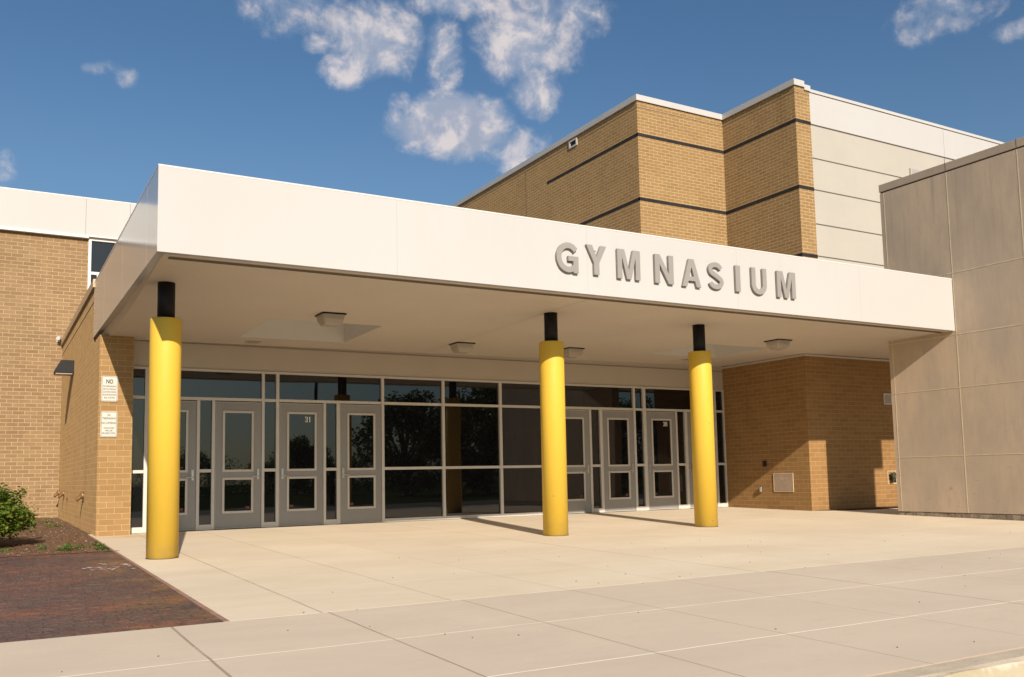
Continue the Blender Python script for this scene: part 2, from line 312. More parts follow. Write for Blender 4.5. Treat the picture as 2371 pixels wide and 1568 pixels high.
def leaf_mat(name, a, b, trans=.35):
    m = mat(name, a, .5, 0, .35); t = m.node_tree; oi = N(t, 'ShaderNodeNewGeometry')
    col = mixc(t, oi.outputs['Random Per Island'], a, b); t.links.new(col, bs(m).inputs['Base Color'])
    tr = N(t, 'ShaderNodeBsdfTranslucent'); t.links.new(mixc(t, .5, col, (.20, .32, .03)), tr.inputs[0]); mx = N(t, 'ShaderNodeMixShader'); mx.inputs[0].default_value = trans
    o = [n for n in t.nodes if n.type == 'OUTPUT_MATERIAL'][0]; t.links.new(bs(m).outputs[0], mx.inputs[1]); t.links.new(tr.outputs[0], mx.inputs[2]); t.links.new(mx.outputs[0], o.inputs[0]); return m
M_leaf = leaf_mat('shrub leaf', (.055, .115, .013), (.19, .22, .028))
M_leaf2 = leaf_mat('weed leaf', (.05, .12, .02), (.12, .19, .04))
M_tree = leaf_mat('tree leaf', (.030, .055, .014), (.055, .085, .02), .2)
M_bark = painted('bark', (.09, .065, .045), .9, .3, 12)

# ------------------------------------------------------------------ mesh helpers (all coordinates are world metres)
ORI = {}
class MB:
    def __init__(s): s.v = []; s.f = []; s.sm = []
    def quad(s, *p, smooth=False):
        i = len(s.v); s.v += [tuple(q) for q in p]; s.f.append(tuple(range(i, i+len(p)))); s.sm.append(smooth)
    def box(s, x0, x1, y0, y1, z0, z1):
        x0, x1 = sorted((x0, x1)); y0, y1 = sorted((y0, y1)); z0, z1 = sorted((z0, z1))
        i = len(s.v); s.v += [(x, y, z) for z in (z0, z1) for y in (y0, y1) for x in (x0, x1)]
        for f in ((0,2,3,1), (4,5,7,6), (0,1,5,4), (2,6,7,3), (0,4,6,2), (1,3,7,5)): s.f.append(tuple(i+k for k in f)); s.sm.append(False)
        return s
    def frame(s, x0, x1, z0, z1, w, y0, y1):           # rectangular ring in the xz plane
        s.box(x0, x0+w, y0, y1, z0, z1); s.box(x1-w, x1, y0, y1, z0, z1)
        s.box(x0+w, x1-w, y0, y1, z0, z0+w); s.box(x0+w, x1-w, y0, y1, z1-w, z1); return s
    def prism(s, poly, z0, z1):                         # polygon (counter-clockwise from above) extruded in z
        i = len(s.v); n = len(poly); s.v += [(x, y, z0) for x, y in poly] + [(x, y, z1) for x, y in poly]
        for k in range(n): s.f.append((i+k, i+(k+1) % n, i+n+(k+1) % n, i+n+k)); s.sm.append(False)
        s.f.append(tuple(i+k for k in reversed(range(n)))); s.sm.append(False)
        s.f.append(tuple(i+n+k for k in range(n))); s.sm.append(False); return s
    def rings(s, rings, cap=True, smooth=True):
        i = len(s.v); n = len(rings[0])
        for r in rings: s.v += [tuple(q) for q in r]
        for a in range(len(rings)-1):
            for k in range(n):
                s.f.append((i+a*n+k, i+a*n+(k+1) % n, i+(a+1)*n+(k+1) % n, i+(a+1)*n+k)); s.sm.append(smooth)
        if cap:
            s.f.append(tuple(i+k for k in reversed(range(n)))); s.sm.append(False)
            m = i+(len(rings)-1)*n; s.f.append(tuple(m+k for k in range(n))); s.sm.append(False)
        return s
    def cyl(s, x, y, prof, n=48):
        return s.rings([[(x+r*math.cos(2*math.pi*k/n), y+r*math.sin(2*math.pi*k/n), z) for k in range(n)] for r, z in prof])
    def tube(s, pts, rad, n=10):
        rr = []
        for i, p in enumerate(pts):
            p = Vector(p); a = Vector(pts[max(i-1, 0)]); b = Vector(pts[min(i+1, len(pts)-1)]); d = (b-a).normalized()
            u = d.cross(Vector((0.13, .97, .2))).normalized(); w = d.cross(u); r = rad[i] if isinstance(rad, (list, tuple)) else rad
            rr.append([p+u*r*math.cos(2*math.pi*k/n)+w*r*math.sin(2*math.pi*k/n) for k in range(n)])
        return s.rings(rr)
    def build(s, name, m, parent=None, at=None, bevel=0):
        o_p = ORI[parent.name] if parent is not None else Vector((0, 0, 0))
        o = Vector(at) if at is not None else (o_p if parent is not None else Vector((0, 0, 0)))
        me = bpy.data.meshes.new(name); me.from_pydata([tuple(Vector(q)-o) for q in s.v], [], s.f)
        me.polygons.foreach_set('use_smooth', s.sm); me.materials.append(m)
        bm = bmesh.new(); bm.from_mesh(me); bmesh.ops.recalc_face_normals(bm, faces=bm.faces) if not getattr(s, 'keep', False) else None; bm.to_mesh(me); bm.free()
        me.update()
        ob = bpy.data.objects.new(name, me); COL.objects.link(ob)
        if parent is not None: ob.parent = parent
        ob.location = o-o_p; ORI[ob.name] = o
        if bevel:
            b = ob.modifiers.new('bevel', 'BEVEL'); b.width = bevel; b.segments = 2; b.limit_method = 'ANGLE'; b.angle_limit = R(40)
        return ob
def box(name, m, parent, *a, bevel=0, at=None): return MB().box(*a).build(name, m, parent, at=at, bevel=bevel)
def tag(o, label=None, cat=None, group=None, kind=None):
    for k, v in (('label', label), ('category', cat), ('group', group), ('kind', kind)):
        if v: o[k] = v
    return o
def thing(name, loc, label, cat, group=None):
    o = bpy.data.objects.new(name, None); COL.objects.link(o); o.location = loc; o.empty_display_size = .2; ORI[o.name] = Vector(loc)
    return tag(o, label, cat, group)
def split(name, m, parent, boxes, bevel=0):
    for a in boxes: MB().box(*a).build(name, m, parent, at=((a[0]+a[1])/2, (a[2]+a[3])/2, (a[4]+a[5])/2), bevel=bevel)
def copy_tree(o, loc=None, parent=None, off=None):
    c = o.copy(); COL.objects.link(c); c.parent = parent
    base = ORI[o.name]
    if loc is not None: c.location = loc; ORI[c.name] = Vector(loc)
    for ch in [q for q in bpy.data.objects if q.parent == o]: copy_tree(ch, None, c)
    return c
def struct(o): o['kind'] = 'structure'; return o

# ------------------------------------------------------------------ ground
SL = 0.0155
def gz(y): return SL*y
def sheet(name, m, poly, dz=0.0):
    b = MB(); b.keep = True; b.quad(*[(x, y, gz(y)+dz) for x, y in poly]); return struct(b.build(name, m))
ROADZ = -.345
g = MB(); g.keep = True
g.quad((-600, -600, -.75), (600, -600, -.75), (600, -26, -.36), (-600, -26, -.36)); g.quad((-600, -26, -.36), (600, -26, -.36), (600, -13, -.365), (-600, -13, -.365))
g.quad((-600, -13, -.365), (600, -13, -.365), (600, 600, -.3), (-600, 600, -.3))
struct(g.build('ground', M_grass))
b = MB(); b.keep = True; b.quad((-300, -25, ROADZ+.01), (300, -25, ROADZ+.01), (300, -14.71, ROADZ), (-300, -14.71, ROADZ)); struct(b.build('road', M_asph))
def slab(name, m, x0, x1, y0, y1, t=.14):
    b = MB(); i = 0
    v = [(x0, y0, gz(y0)-t), (x1, y0, gz(y0)-t), (x1, y1, gz(y1)-t), (x0, y1, gz(y1)-t), (x0, y0, gz(y0)), (x1, y0, gz(y0)), (x1, y1, gz(y1)), (x0, y1, gz(y1))]
    b.v = v; b.f = [(0,3,2,1), (4,5,6,7), (0,1,5,4), (1,2,6,5), (2,3,7,6), (3,0,4,7)]; b.sm = [False]*6
    return struct(b.build(name, m))
slab('plaza', M_slabU, -.655, 40, -10.69, .3)
slab('pavement', M_slabL, -60, 60, -14.48, -10.693)
# kerb: profile swept along x, with small wear
b = MB(); prof = [(-14.478, -.5), (-14.478, gz(-14.482)-.001), (-14.62, gz(-14.62)-.001), (-14.665, gz(-14.62)-.012), (-14.688, gz(-14.62)-.045), (-14.705, -.34), (-14.71, -.5)]
xs = [-60, -20] + [-4+i*.06 for i in range(0, 160)] + [12, 30, 60]
rg = []
for x in xs:
    rg.append([(x, y+(noise.noise((x*2.3, y*3, 1.7))*.012 if 2 <= k <= 5 else 0), z+(noise.noise((x*3.1, k, 4.2))*.010 if 3 <= k <= 4 else 0)) for k, (y, z) in enumerate(prof)])
b.rings(rg, smooth=False); struct(b.build('kerb', M_curb))
# stamped paving + edging + soil bed
b = MB(); b.keep = True; b.quad((-40, -10.691, gz(-10.691)-.004), (-.685, -10.691, gz(-10.691)-.004), (-.655, -3.66, gz(-3.66)-.004), (-40, -3.66, gz(-3.66)-.004)); struct(b.build('brick_paving', M_pave))
M_edge = painted('pink edging', (.30, .17, .12), .8, .2, 6)
b = MB(); b.v = [(-.70, -10.691, gz(-10.691)-.1), (-.655, -10.691, gz(-10.691)-.1), (-.655, -.3, gz(-.3)-.1), (-.685, -.3, gz(-.3)-.1), (-.70, -10.691, gz(-10.691)+.003), (-.655, -10.691, gz(-10.691)+.003), (-.652, -.3, gz(-.3)+.003), (-.680, -.3, gz(-.3)+.003)]
b.f = [(0,3,2,1), (4,5,6,7), (0,1,5,4), (1,2,6,5), (2,3,7,6), (3,0,4,7)]; b.sm = [False]*6
struct(b.build('path_edging', M_edge))
b = MB(); b.keep = True
nx, ny = 90, 120; x0_, x1_, y0_, y1_ = -9.0, -.60, -3.66, 9.1
def soilz(x, y):
    e = min(1, max(0, (y+3.66)/.5))*min(1, max(0, (-.66-x)/.3)) if y < -.3 else 1.0
    base = -.05+(y+3.66)*.0070 if y < 9 else .0
    return base-.006+e*(.02+.030*noise.noise((x*1.3, y*1.3, 0))+.018*noise.noise((x*6, y*6, 2))+.010*noise.noise((x*19, y*19, 5)))
for j in range(ny+1):
    for i in range(nx+1):
        x = x1_-(x1_-x0_)*((i/nx)**1.8); y = y0_+(y1_-y0_)*((j/ny)**1.5); b.v.append((x, y, soilz(x, y)))
for j in range(ny):
    for i in range(nx):
        a = j*(nx+1)+i; b.f.append((a, a+nx+1, a+nx+2, a+1)); b.sm.append(True)
struct(b.build('soil_bed', M_soil))
b = MB(); b.keep = True; b.quad((14.4, -2.85, -.03), (40, -2.85, -.03), (40, -3.3, -.034), (15.6, -3.3, -.034)); struct(b.build('mulch_strip', M_soil)).location.z = .012

# ------------------------------------------------------------------ entrance building: brick blocks, header, storefront
EB = thing('entrance_building', (7, 0, 0), 'low tan brick entrance block with glazed front and eight grey doors under the canopy', 'building')
def bpart(name, m, *a, bevel=0): return box(name, m, EB, *a, bevel=bevel)
# left block: pilaster front + long side wall; roof parapet
b = MB(); b.box(-.60, -.037, -.38, .35, -.3, 3.545); b.build('wall', M_pil, EB)
b = MB(); b.box(-.60, -.04, .35, 9.04, -.3, 3.52); b.box(-.60, 2.2, .72, 9.04, 3.52, 4.59); b.build('wall', M_pil, EB)
b = MB(); b.box(-.635, 2.3, .70, 9.04, 4.605, 4.76); b.build('coping', M_copg if False else painted('tan coping metal', (.50, .36, .21), .5, .05, 2), EB)
b = MB(); b.box(-.604, -.5, .72, 9.04, 4.335, 4.352); b.box(-.602, -.5, .72, 9.04, 4.59, 4.606); b.build('joint', M_dark, EB)
# recess block at the right
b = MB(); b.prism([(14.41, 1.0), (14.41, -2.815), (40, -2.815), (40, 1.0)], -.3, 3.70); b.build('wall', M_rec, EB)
b = MB(); b.box(14.385, 14.408, -2.83, -.03, 3.600, 3.640); b.box(14.385, 21, -2.84, -2.818, 3.600, 3.640); b.build('ceiling_trim', M_trim, EB)
b = MB(); b.box(-.035, 14.405, -.03, .3, 3.052, 3.75); b.build('header', M_head, EB)
b = MB(); b.box(-.035, 14.405, -.045, -.031, 3.515, 3.530); b.build('header_trim', M_groove, EB)
# dark room behind the glass is closed off by the panes; back and roof
bpart('roof', M_copg, -.03, 14.40, .31, 8.9, 3.30, 3.50)

FY0, FY1 = -.055, .06
ZM0, ZM1, ZD, ZT0, ZT1, ZH = 1.082, 1.140, 2.445, 2.447, 2.503, 3.0
fr = MB()
H_ = 3.045
V = [(-.035, .0, 0, H_), (.211, .275, 0, H_), (1.137, 1.195, 0, ZT0), (1.415, 1.473, 0, ZT0), (2.357, 2.412, 0, H_), (2.638, 2.700, 0, H_), (3.598, 3.653, 0, ZT0), (3.879, 3.946, 0, ZT0),
     (4.852, 4.912, 0, H_), (6.254, 6.317, 0, H_), (7.673, 7.742, 0, H_), (9.11, 9.19, 0, H_), (10.114, 10.174, 0, ZT0), (10.418, 10.490, 0, ZT0), (11.432, 11.497, 0, H_),
     (11.730, 11.820, 0, H_), (12.753, 12.807, 0, ZT0), (13.049, 13.125, 0, ZT0), (14.05, 14.12, 0, H_), (14.375, 14.405, 0, H_)]
split('mullion', M_alum, EB, [(x0, x1, FY0, FY1, z0, z1) for x0, x1, z0, z1 in V], .003)
class HZ:
    L = []
    def box(s, *a): s.L.append(a)
hz = HZ()
opens = []
for (a, b_) in ((0.0, .211), (.275, 2.357), (2.412, 2.638), (2.700, 4.852), (4.912, 6.254), (6.317, 7.673), (7.742, 9.11), (9.19, 11.432), (11.497, 11.730), (11.820, 14.05), (14.12, 14.375)):
    hz.box(a, b_, FY0+.004, FY1-.004, ZH, H_); hz.box(a, b_, FY0+.004, FY1-.004, ZT0, ZT1); opens.append((a, b_, ZT1, ZH))
for (a, b_) in ((0.0, .211), (1.195, 1.415), (2.412, 2.638), (3.653, 3.879), (10.174, 10.418), (11.497, 11.730), (12.807, 13.049), (14.12, 14.375)):
    hz.box(a, b_, FY0+.004, FY1-.004, .01, .105); hz.box(a, b_, FY0+.004, FY1-.004, ZM0, ZM1); opens += [(a, b_, .105, ZM0), (a, b_, ZM1, ZT0)]
for (a, b_) in ((4.912, 6.254), (6.317, 7.673), (7.742, 9.11)):
    hz.box(a, b_, FY0+.004, FY1-.004, -.0, .075); hz.box(a, b_, FY0+.004, FY1-.004, ZM0, ZM1); opens += [(a, b_, .075, ZM0), (a, b_, ZM1, ZT0)]
split('rail', M_alum, EB, hz.L, .003)
for (a, b_, z0, z1) in opens:
    t_ = random.uniform(-.0015, .0015); p = MB()
    y = .0
    p.v = [(a, y+t_, z0), (b_, y-t_, z0), (b_, y-t_, z1), (a, y+t_, z1), (a, y+.012, z0), (b_, y+.012, z0), (b_, y+.012, z1), (a, y+.012, z1)]
    p.f = [(0,1,2,3), (4,7,6,5), (0,4,5,1), (1,5,6,2), (2,6,7,3), (3,7,4,0)]; p.sm = [False]*6
    p.build('window_pane', M_glass, EB, at=((a+b_)/2, 0, (z0+z1)/2))
sl_ = HZ(); sl_.L = []
for (a, b_) in ((0.0, .211), (1.195, 1.415), (2.412, 2.638), (3.653, 3.879), (4.912, 9.11), (10.174, 10.418), (11.497, 11.730), (12.807, 13.049), (14.12, 14.375)): sl_.box(a, b_, -.07, -.052, .0, .03)
split('sill', M_alum, EB, sl_.L)
bpart('threshold', M_dark, -.03, 14.40, -.075, .30, -.25, .006)

def door_mesh(x0, x1, side, first=None):
    """one leaf with two lights; side +1 = handle at right"""
    w = x1-x0
    tx0, tx1 = x0+.139, x1-.153; gx0, gx1 = tx0+.04, tx1-.04
    if side < 0: tx0, tx1 = x0+.153, x1-.139; gx0, gx1 = tx0+.04, tx1-.04
    U = (1.086, 2.255); Lw = (.299, .975); zt, zb_ = 2.43, .012
    o = (x0, -.03, 0)
    d = MB(); y0, y1 = -.045, .0
    d.box(x0+.004, gx0, y0, y1, zb_, zt); d.box(gx1, x1-.004, y0, y1, zb_, zt)
    for z0, z1 in ((zb_, Lw[0]+.04), (Lw[1]-.04, U[0]+.04), (U[1]-.04, zt)): d.box(gx0, gx1, y0, y1, z0, z1)
    D = d.build('door', M_door, EB, at=o)
    t1 = MB(); t1.frame(tx0, tx1, U[0], U[1], .042, -.060, -.0455); t1.frame(tx0, tx1, Lw[0], Lw[1], .042, -.060, -.0455); t1.build('glazing_trim', M_trim, D, bevel=.004)
    for z0, z1 in (U, Lw):
        p = MB(); tt = random.uniform(-.001, .001)
        p.v = [(gx0, -.03+tt, z0+.04), (gx1, -.03-tt, z0+.04), (gx1, -.03-tt, z1-.04), (gx0, -.03+tt, z1-.04), (gx0, -.02, z0+.04), (gx1, -.02, z0+.04), (gx1, -.02, z1-.04), (gx0, -.02, z1-.04)]
        p.f = [(0,1,2,3), (4,7,6,5), (0,4,5,1), (1,5,6,2), (2,6,7,3), (3,7,4,0)]; p.sm = [False]*6
        p.build('pane', M_glass, D)
    hx = x1-.065 if side > 0 else x0+.065
    h = MB(); h.box(hx-.022, hx+.022, -.062, -.0455, .935, 1.137)
    h.tube([(hx, -.05, .995), (hx, -.105, .995)], .012); h.tube([(hx+.008*side, -.105, .996), (hx-.06*side, -.110, .992), (hx-.125*side, -.102, .988)], [.011, .010, .009]); h.tube([(hx, -.06, 1.09), (hx, -.072, 1.09)], .014)
    h.build('door_handle', M_steel, D, bevel=.003)
    sx0 = gx1-.10 if side > 0 else gx0+.02
    box('sticker', M_red, D, sx0, sx0+.075, -.0325, -.0315, .375, .425)
    ed = MB(); ed.box(x0+.006, x0+.012, -.048, -.044, zb_, zt-.006); ed.box(x0+.006, x1-.006, -.048, -.044, zt-.012, zt-.004); ed.box(x0+.006, x1-.006, -.0485, -.044, zb_+.002, zb_+.012); ed.build('door_edge', M_trim, D)
    return D
doors = [door_mesh(*a) for a in ((.285, 1.135, 1), (1.475, 2.355, 1), (2.702, 3.596, -1), (3.948, 4.850, -1), (9.195, 10.112, 1), (10.492, 11.430, 1), (11.822, 12.751, -1), (13.127, 14.048, -1))]

# text made of the built-in font, as mesh
def text_obj(name, body, x, z, width, height, y, m, parent, extrude=.0006, bold=.0, align=0, face_x=False):
    cu = bpy.data.curves.new(name, 'FONT'); cu.body = body; cu.size = 1; cu.extrude = .001; cu.offset = bold; cu.resolution_u = 3
    tmp = bpy.data.objects.new(name, cu); COL.objects.link(tmp)
    dg = bpy.context.evaluated_depsgraph_get(); me = bpy.data.meshes.new_from_object(tmp.evaluated_get(dg))
    bpy.data.objects.remove(tmp); xs_ = [v.co.x for v in me.vertices]; ys_ = [v.co.y for v in me.vertices]
    mx0, mx1, my0, my1 = min(xs_), max(xs_), min(ys_), max(ys_)
    o = ORI[parent.name]
    for v in me.vertices:
        a = (v.co.x-mx0)/(mx1-mx0)*width; c = (v.co.y-my0)/(my1-my0)*height; e = -v.co.z/.001*extrude
        v.co = Vector((x+a, y+e, z+c))-o
    me.materials.clear(); me.materials.append(m)
    ob = bpy.data.objects.new(name, me); COL.objects.link(ob); ob.parent = parent; ORI[ob.name] = o; return ob
def digits(D, x0, x1, z0, z1, ds):
    # condensed block numerals drawn as strokes: simple filled outlines
    b = MB(); w = (x1-x0-.012)/2
    for k, ch in enumerate(ds):
        xa = x0+k*(w+.012); s = w*.30; h = z1-z0; y = -.0335
        def r(a, c, e, f): b.box(xa+a*w, xa+c*w, y, y+.001, z0+e*h, z0+f*h)
        if ch == '3': r(.12, .88, .88, 1); r(.12, .88, 0, .12); r(.3, .85, .45, .56); r(.68, 1, .55, .93); r(.68, 1, .07, .46); r(0, .3, .72, .93); r(0, .3, .07, .28)
        if ch == '1': r(.38, .72, 0, 1); r(.15, .45, .74, .86)
        if ch == '0': r(.12, .88, .88, 1); r(.12, .88, 0, .12); r(0, .32, .06, .94); r(.68, 1, .06, .94)
    b.build('door_number', M_decal, D)
digits(doors[2], 3.225, 3.345, 2.055, 2.165, '31')
digits(doors[6], 12.365, 12.495, 2.070, 2.180, '30')

# ------------------------------------------------------------------ canopy
CF, XL, ZB, ZT, XC = -6.63, -.612, 3.635, 4.684, 14.536
CAN = thing('canopy', (7, -3.3, 3.635), 'wide white metal entrance canopy carrying the gymnasium letters, beige underside with two skylights', 'canopy')
def sz(x, y): return 3.640+(y-CF)/(-CF)*(-.110+.0085*(x-XL))
XR = 23.0
# front fascia as separate panels with hairline joints
px = [XL, 2.455, 5.585, 8.665, 11.75, XC-.012]
for i in range(len(px)-1):
    box('fascia_panel', M_white, CAN, px[i]+(.0008 if i else 0), px[i+1]-(.0008 if i < 4 else 0), CF, CF+.10, ZB, ZT-.004+.0, at=((px[i]+px[i+1])/2, CF, 4.15))
py = [CF+.1005, -5.80, -3.44, -1.02, .70]
for i in range(4):
    box('fascia_panel', M_white, CAN, XL, XL+.10, py[i]+(.003 if i else 0), py[i+1]-(.003 if i < 3 else 0), ZB, ZT-.004, at=(XL, (py[i]+py[i+1])/2, 4.15))
b = MB(); b.box(XL+.008, XC-.02, CF+.008, CF+.09, ZB+.01, ZT-.012); b.box(XL+.008, XL+.09, CF+.09, .69, ZB+.01, ZT-.012); b.build('fascia_backing', M_white, CAN)
b = MB(); b.box(XL-.002, XC-.006, CF-.002, CF+.16, ZT-.003, ZT+.018); b.box(XL-.002, XL+.16, CF+.16, .72, ZT-.003, ZT+.018); b.build('edge_cap', M_whitetrim, CAN)
# fascia returns, reveal groove, soffit (with openings for skylights)
RV0, RV1 = CF+.20, CF+.33
b = MB(); b.box(XL+.1005, XC-.01, CF+.1005, RV0, ZB+.003, ZB+.03); b.build('fascia_return', M_soff, CAN)
b = MB(); b.keep = True
for (ya, yb) in ((RV0, -3.44), (-3.44, .3)): b.quad((XL+.09, ya, ZB+.002), (XL+.09, yb, ZB+.002), (XL+.172, yb, sz(XL+.17, yb)-.003), (XL+.172, ya, sz(XL+.17, ya)-.003))
b.build('side_return', M_soff, CAN)
b = MB(); b.box(XL+.16, XC-.01, RV0, RV1, ZB+.024, ZB+.034); b.box(XL+.16, XC-.01, RV1-.004, RV1+.002, ZB-.004, ZB+.024); b.build('reveal', M_groove, CAN)
holes = [(1.72, 3.74, -2.92, -.92), (10.83, 12.83, -3.24, -1.52)]
gx = [XL+.165, 1.72, 3.74, 10.83, 12.83, XC, XR]; gy = [RV1, -3.24, -2.92, -1.52, -.92, .31]
s_ = MB(); s_.keep = True; grv = MB()
for i in range(len(gx)-1):
    for j in range(len(gy)-1):
        x0, x1, y0, y1 = gx[i], gx[i+1], gy[j], gy[j+1]
        xm, ym = (x0+x1)/2, (y0+y1)/2
        if any(h[0] < xm < h[1] and h[2] < ym < h[3] for h in holes): continue
        if x0 >= XC-.001 and y0 < -5: y0 = -6.2
        s_.quad((x0, y0, sz(x0, y0)), (x0, y1, sz(x0, y1)), (x1, y1, sz(x1, y1)), (x1, y0, sz(x1, y0)))
s_.build('soffit', M_soff, CAN); grv.keep = True; ga, gb = 5.81, 5.817
grv.quad((ga, RV1, sz(ga, RV1)-.002), (ga, -.04, sz(ga, -.04)-.002), (gb, -.04, sz(gb, -.04)-.002), (gb, RV1, sz(gb, RV1)-.002)); grv.build('soffit_joint', M_groove, CAN)
for (hx0, hx1, hy0, hy1) in holes:
    b = MB(); z1 = ZT+.25
    c4 = [(hx0, hy0), (hx1, hy0), (hx1, hy1), (hx0, hy1)]
    for k in range(4):
        (xa, ya), (xb, yb) = c4[k], c4[(k+1) % 4]
        b.quad((xa, ya, sz(xa, ya)), (xb, yb, sz(xb, yb)), (xb, yb, z1), (xa, ya, z1))
    b.keep = True
    S_ = b.build('skylight', M_shaft, CAN)
    d = MB(); d.v = [(hx0-.02, hy0-.02, z1), (hx1+.02, hy0-.02, z1), (hx1+.02, hy1+.02, z1), (hx0-.02, hy1+.02, z1), ((hx0*.8+hx1*.2), (hy0*.8+hy1*.2), z1+.25), ((hx0*.2+hx1*.8), (hy0*.8+hy1*.2), z1+.25), ((hx0*.2+hx1*.8), (hy0*.2+hy1*.8), z1+.25), ((hx0*.8+hx1*.2), (hy0*.2+hy1*.8), z1+.25)]
    d.f = [(4,5,6,7), (0,1,5,4), (1,2,6,5), (2,3,7,6), (3,0,4,7)]; d.sm = [False]*5; d.build('skylight_dome', M_dome, S_)
# roof deck with holes for the shafts (sheet)
rx = [XL+.12, 1.70, 3.76, 10.81, 12.85, XC-.03, XR]; ry = [CF+.12, -3.26, -2.94, -1.50, -.90, .72]
b = MB(); b.keep = True
for i in range(len(rx)-1):
    for j in range(len(ry)-1):
        xm, ym = (rx[i]+rx[i+1])/2, (ry[j]+ry[j+1])/2
        if any(h[0] < xm < h[1] and h[2] < ym < h[3] for h in holes): continue
        b.quad((rx[i], ry[j], 4.45), (rx[i+1], ry[j], 4.45), (rx[i+1], ry[j+1], 4.45), (rx[i], ry[j+1], 4.45))
b.build('roof', M_copg, CAN)
b = MB(); b.box(XC+.27, XR, CF+.02, CF+.14, ZB, ZT-.1); b.box(XR, XR+.1, CF+.02, .7, ZB, ZT-.1); b.build('rear_fascia', M_white, CAN)

# ------------------------------------------------------------------ columns
COLS = [(-.262, 'leftmost of the three yellow columns, beside the two wall signs'), (5.842, 'middle yellow column with black top, in front of the large window panes'), (9.086, 'right yellow column with black top, in front of doors numbered 30')]
def column(x, label, q=1.0):
    y = -5.15; zb_ = gz(y)-.012
    T = thing('column', (x, y, zb_), label, 'column', 'yellow columns under the canopy')
    b = MB(); b.cyl(x, y, [(.207*q, zb_-.03), (.207*q, 3.098-(1-q)), (.201*q, 3.112-(1-q)), (.117, 3.112-(1-q))], 64); b.build('sleeve', M_yellow, T)
    b = MB(); b.cyl(x, y, [(.112, 3.05), (.112, sz(x, y)+.01)], 48); b.build('post', M_black, T)
    b = MB(); b.cyl(x, y, [(.214*q, zb_-.02), (.214*q, zb_+.016)], 64); b.build('base_joint', M_dark, T)
    return T
c0 = column(*COLS[0], q=.965)
for x, lab in COLS[1:]:
    column(x, lab)

# ------------------------------------------------------------------ ceiling lights and downlights
def ceiling_light(x, y, label):
    z = sz(x, y); T = thing('ceiling_light', (x, y, z), label, 'ceiling light', 'square prismatic lights on the canopy ceiling')
    a = .19; rot = R(0)
    b = MB(); b.box(x-a-.015, x+a+.015, y-a-.015, y+a+.015, z-.022, z-.002); b.build('mounting_tray', M_black, T, bevel=.004)
    def ring(h, w): 
        c_ = w*.35; return [(x+px_, y+py_, h) for px_, py_ in ((-w+c_*.4, -w), (w-c_*.4, -w), (w, -w+c_*.4), (w, w-c_*.4), (w-c_*.4, w), (-w+c_*.4, w), (-w, w-c_*.4), (-w, -w+c_*.4))]
    b = MB(); b.rings([ring(z-.022, a), ring(z-.10, a*.93), ring(z-.175, a*.74), ring(z-.19, a*.62)], smooth=False); b.build('lens', M_lens, T)
    b = MB(); b.cyl(x, y, [(.05, z-.03), (.06, z-.09), (.05, z-.14)], 16); b.build('lamp', M_whitetrim, T)
    return T
ceiling_light(2.55, -3.62, 'nearest square ceiling light, in front of the left skylight')
ceiling_light(6.02, -1.52, 'square ceiling light between the left skylight and the middle column')
ceiling_light(8.62, -1.62, 'square ceiling light half hidden by the middle yellow column')
ceiling_light(12.12, -4.20, 'square ceiling light nearest the concrete wall, right of the right skylight')
def downlight(x, y, label):
    z = sz(x, y); T = thing('recessed_downlight', (x, y, z), label, 'downlight', 'round recessed downlights in the canopy ceiling')
    b = MB(); n = 32
    def rg(r, h): return [(x+r*math.cos(2*math.pi*k/n), y+r*math.sin(2*math.pi*k/n), h) for k in range(n)]
    b.rings([rg(.135, z-.002), rg(.155, z-.010), rg(.15, z-.016), rg(.125, z-.010)], cap=False); b.build('trim_ring', M_whitetrim, T)
    b = MB(); b.rings([rg(.125, z-.010), rg(.09, z-.006), rg(.05, z-.004)], cap=True); b.build('reflector', M_steel, T)
    return T
downlight(2.10, -.40, 'round recessed downlight behind the left skylight, near the header')
downlight(12.42, -.95, 'round recessed downlight beside the right column, near the header')

# ------------------------------------------------------------------ GYMNASIUM letters
def arc(cx, cy, rx_, ry_, a0, a1, n=14): return [(cx+rx_*math.cos(R(a0+(a1-a0)*k/n)), cy+ry_*math.sin(R(a0+(a1-a0)*k/n))) for k in range(n+1)]
def ribbon(pts, w):
    L_, R_ = [], []
    for i, p in enumerate(pts):
        a = Vector(pts[max(i-1, 0)]); c_ = Vector(pts[min(i+1, len(pts)-1)]); d = (c_-a).normalized(); n_ = Vector((-d.y, d.x))*w/2
        L_.append((p[0]+n_.x, p[1]+n_.y)); R_.append((p[0]-n_.x, p[1]-n_.y))
    return L_+R_[::-1]
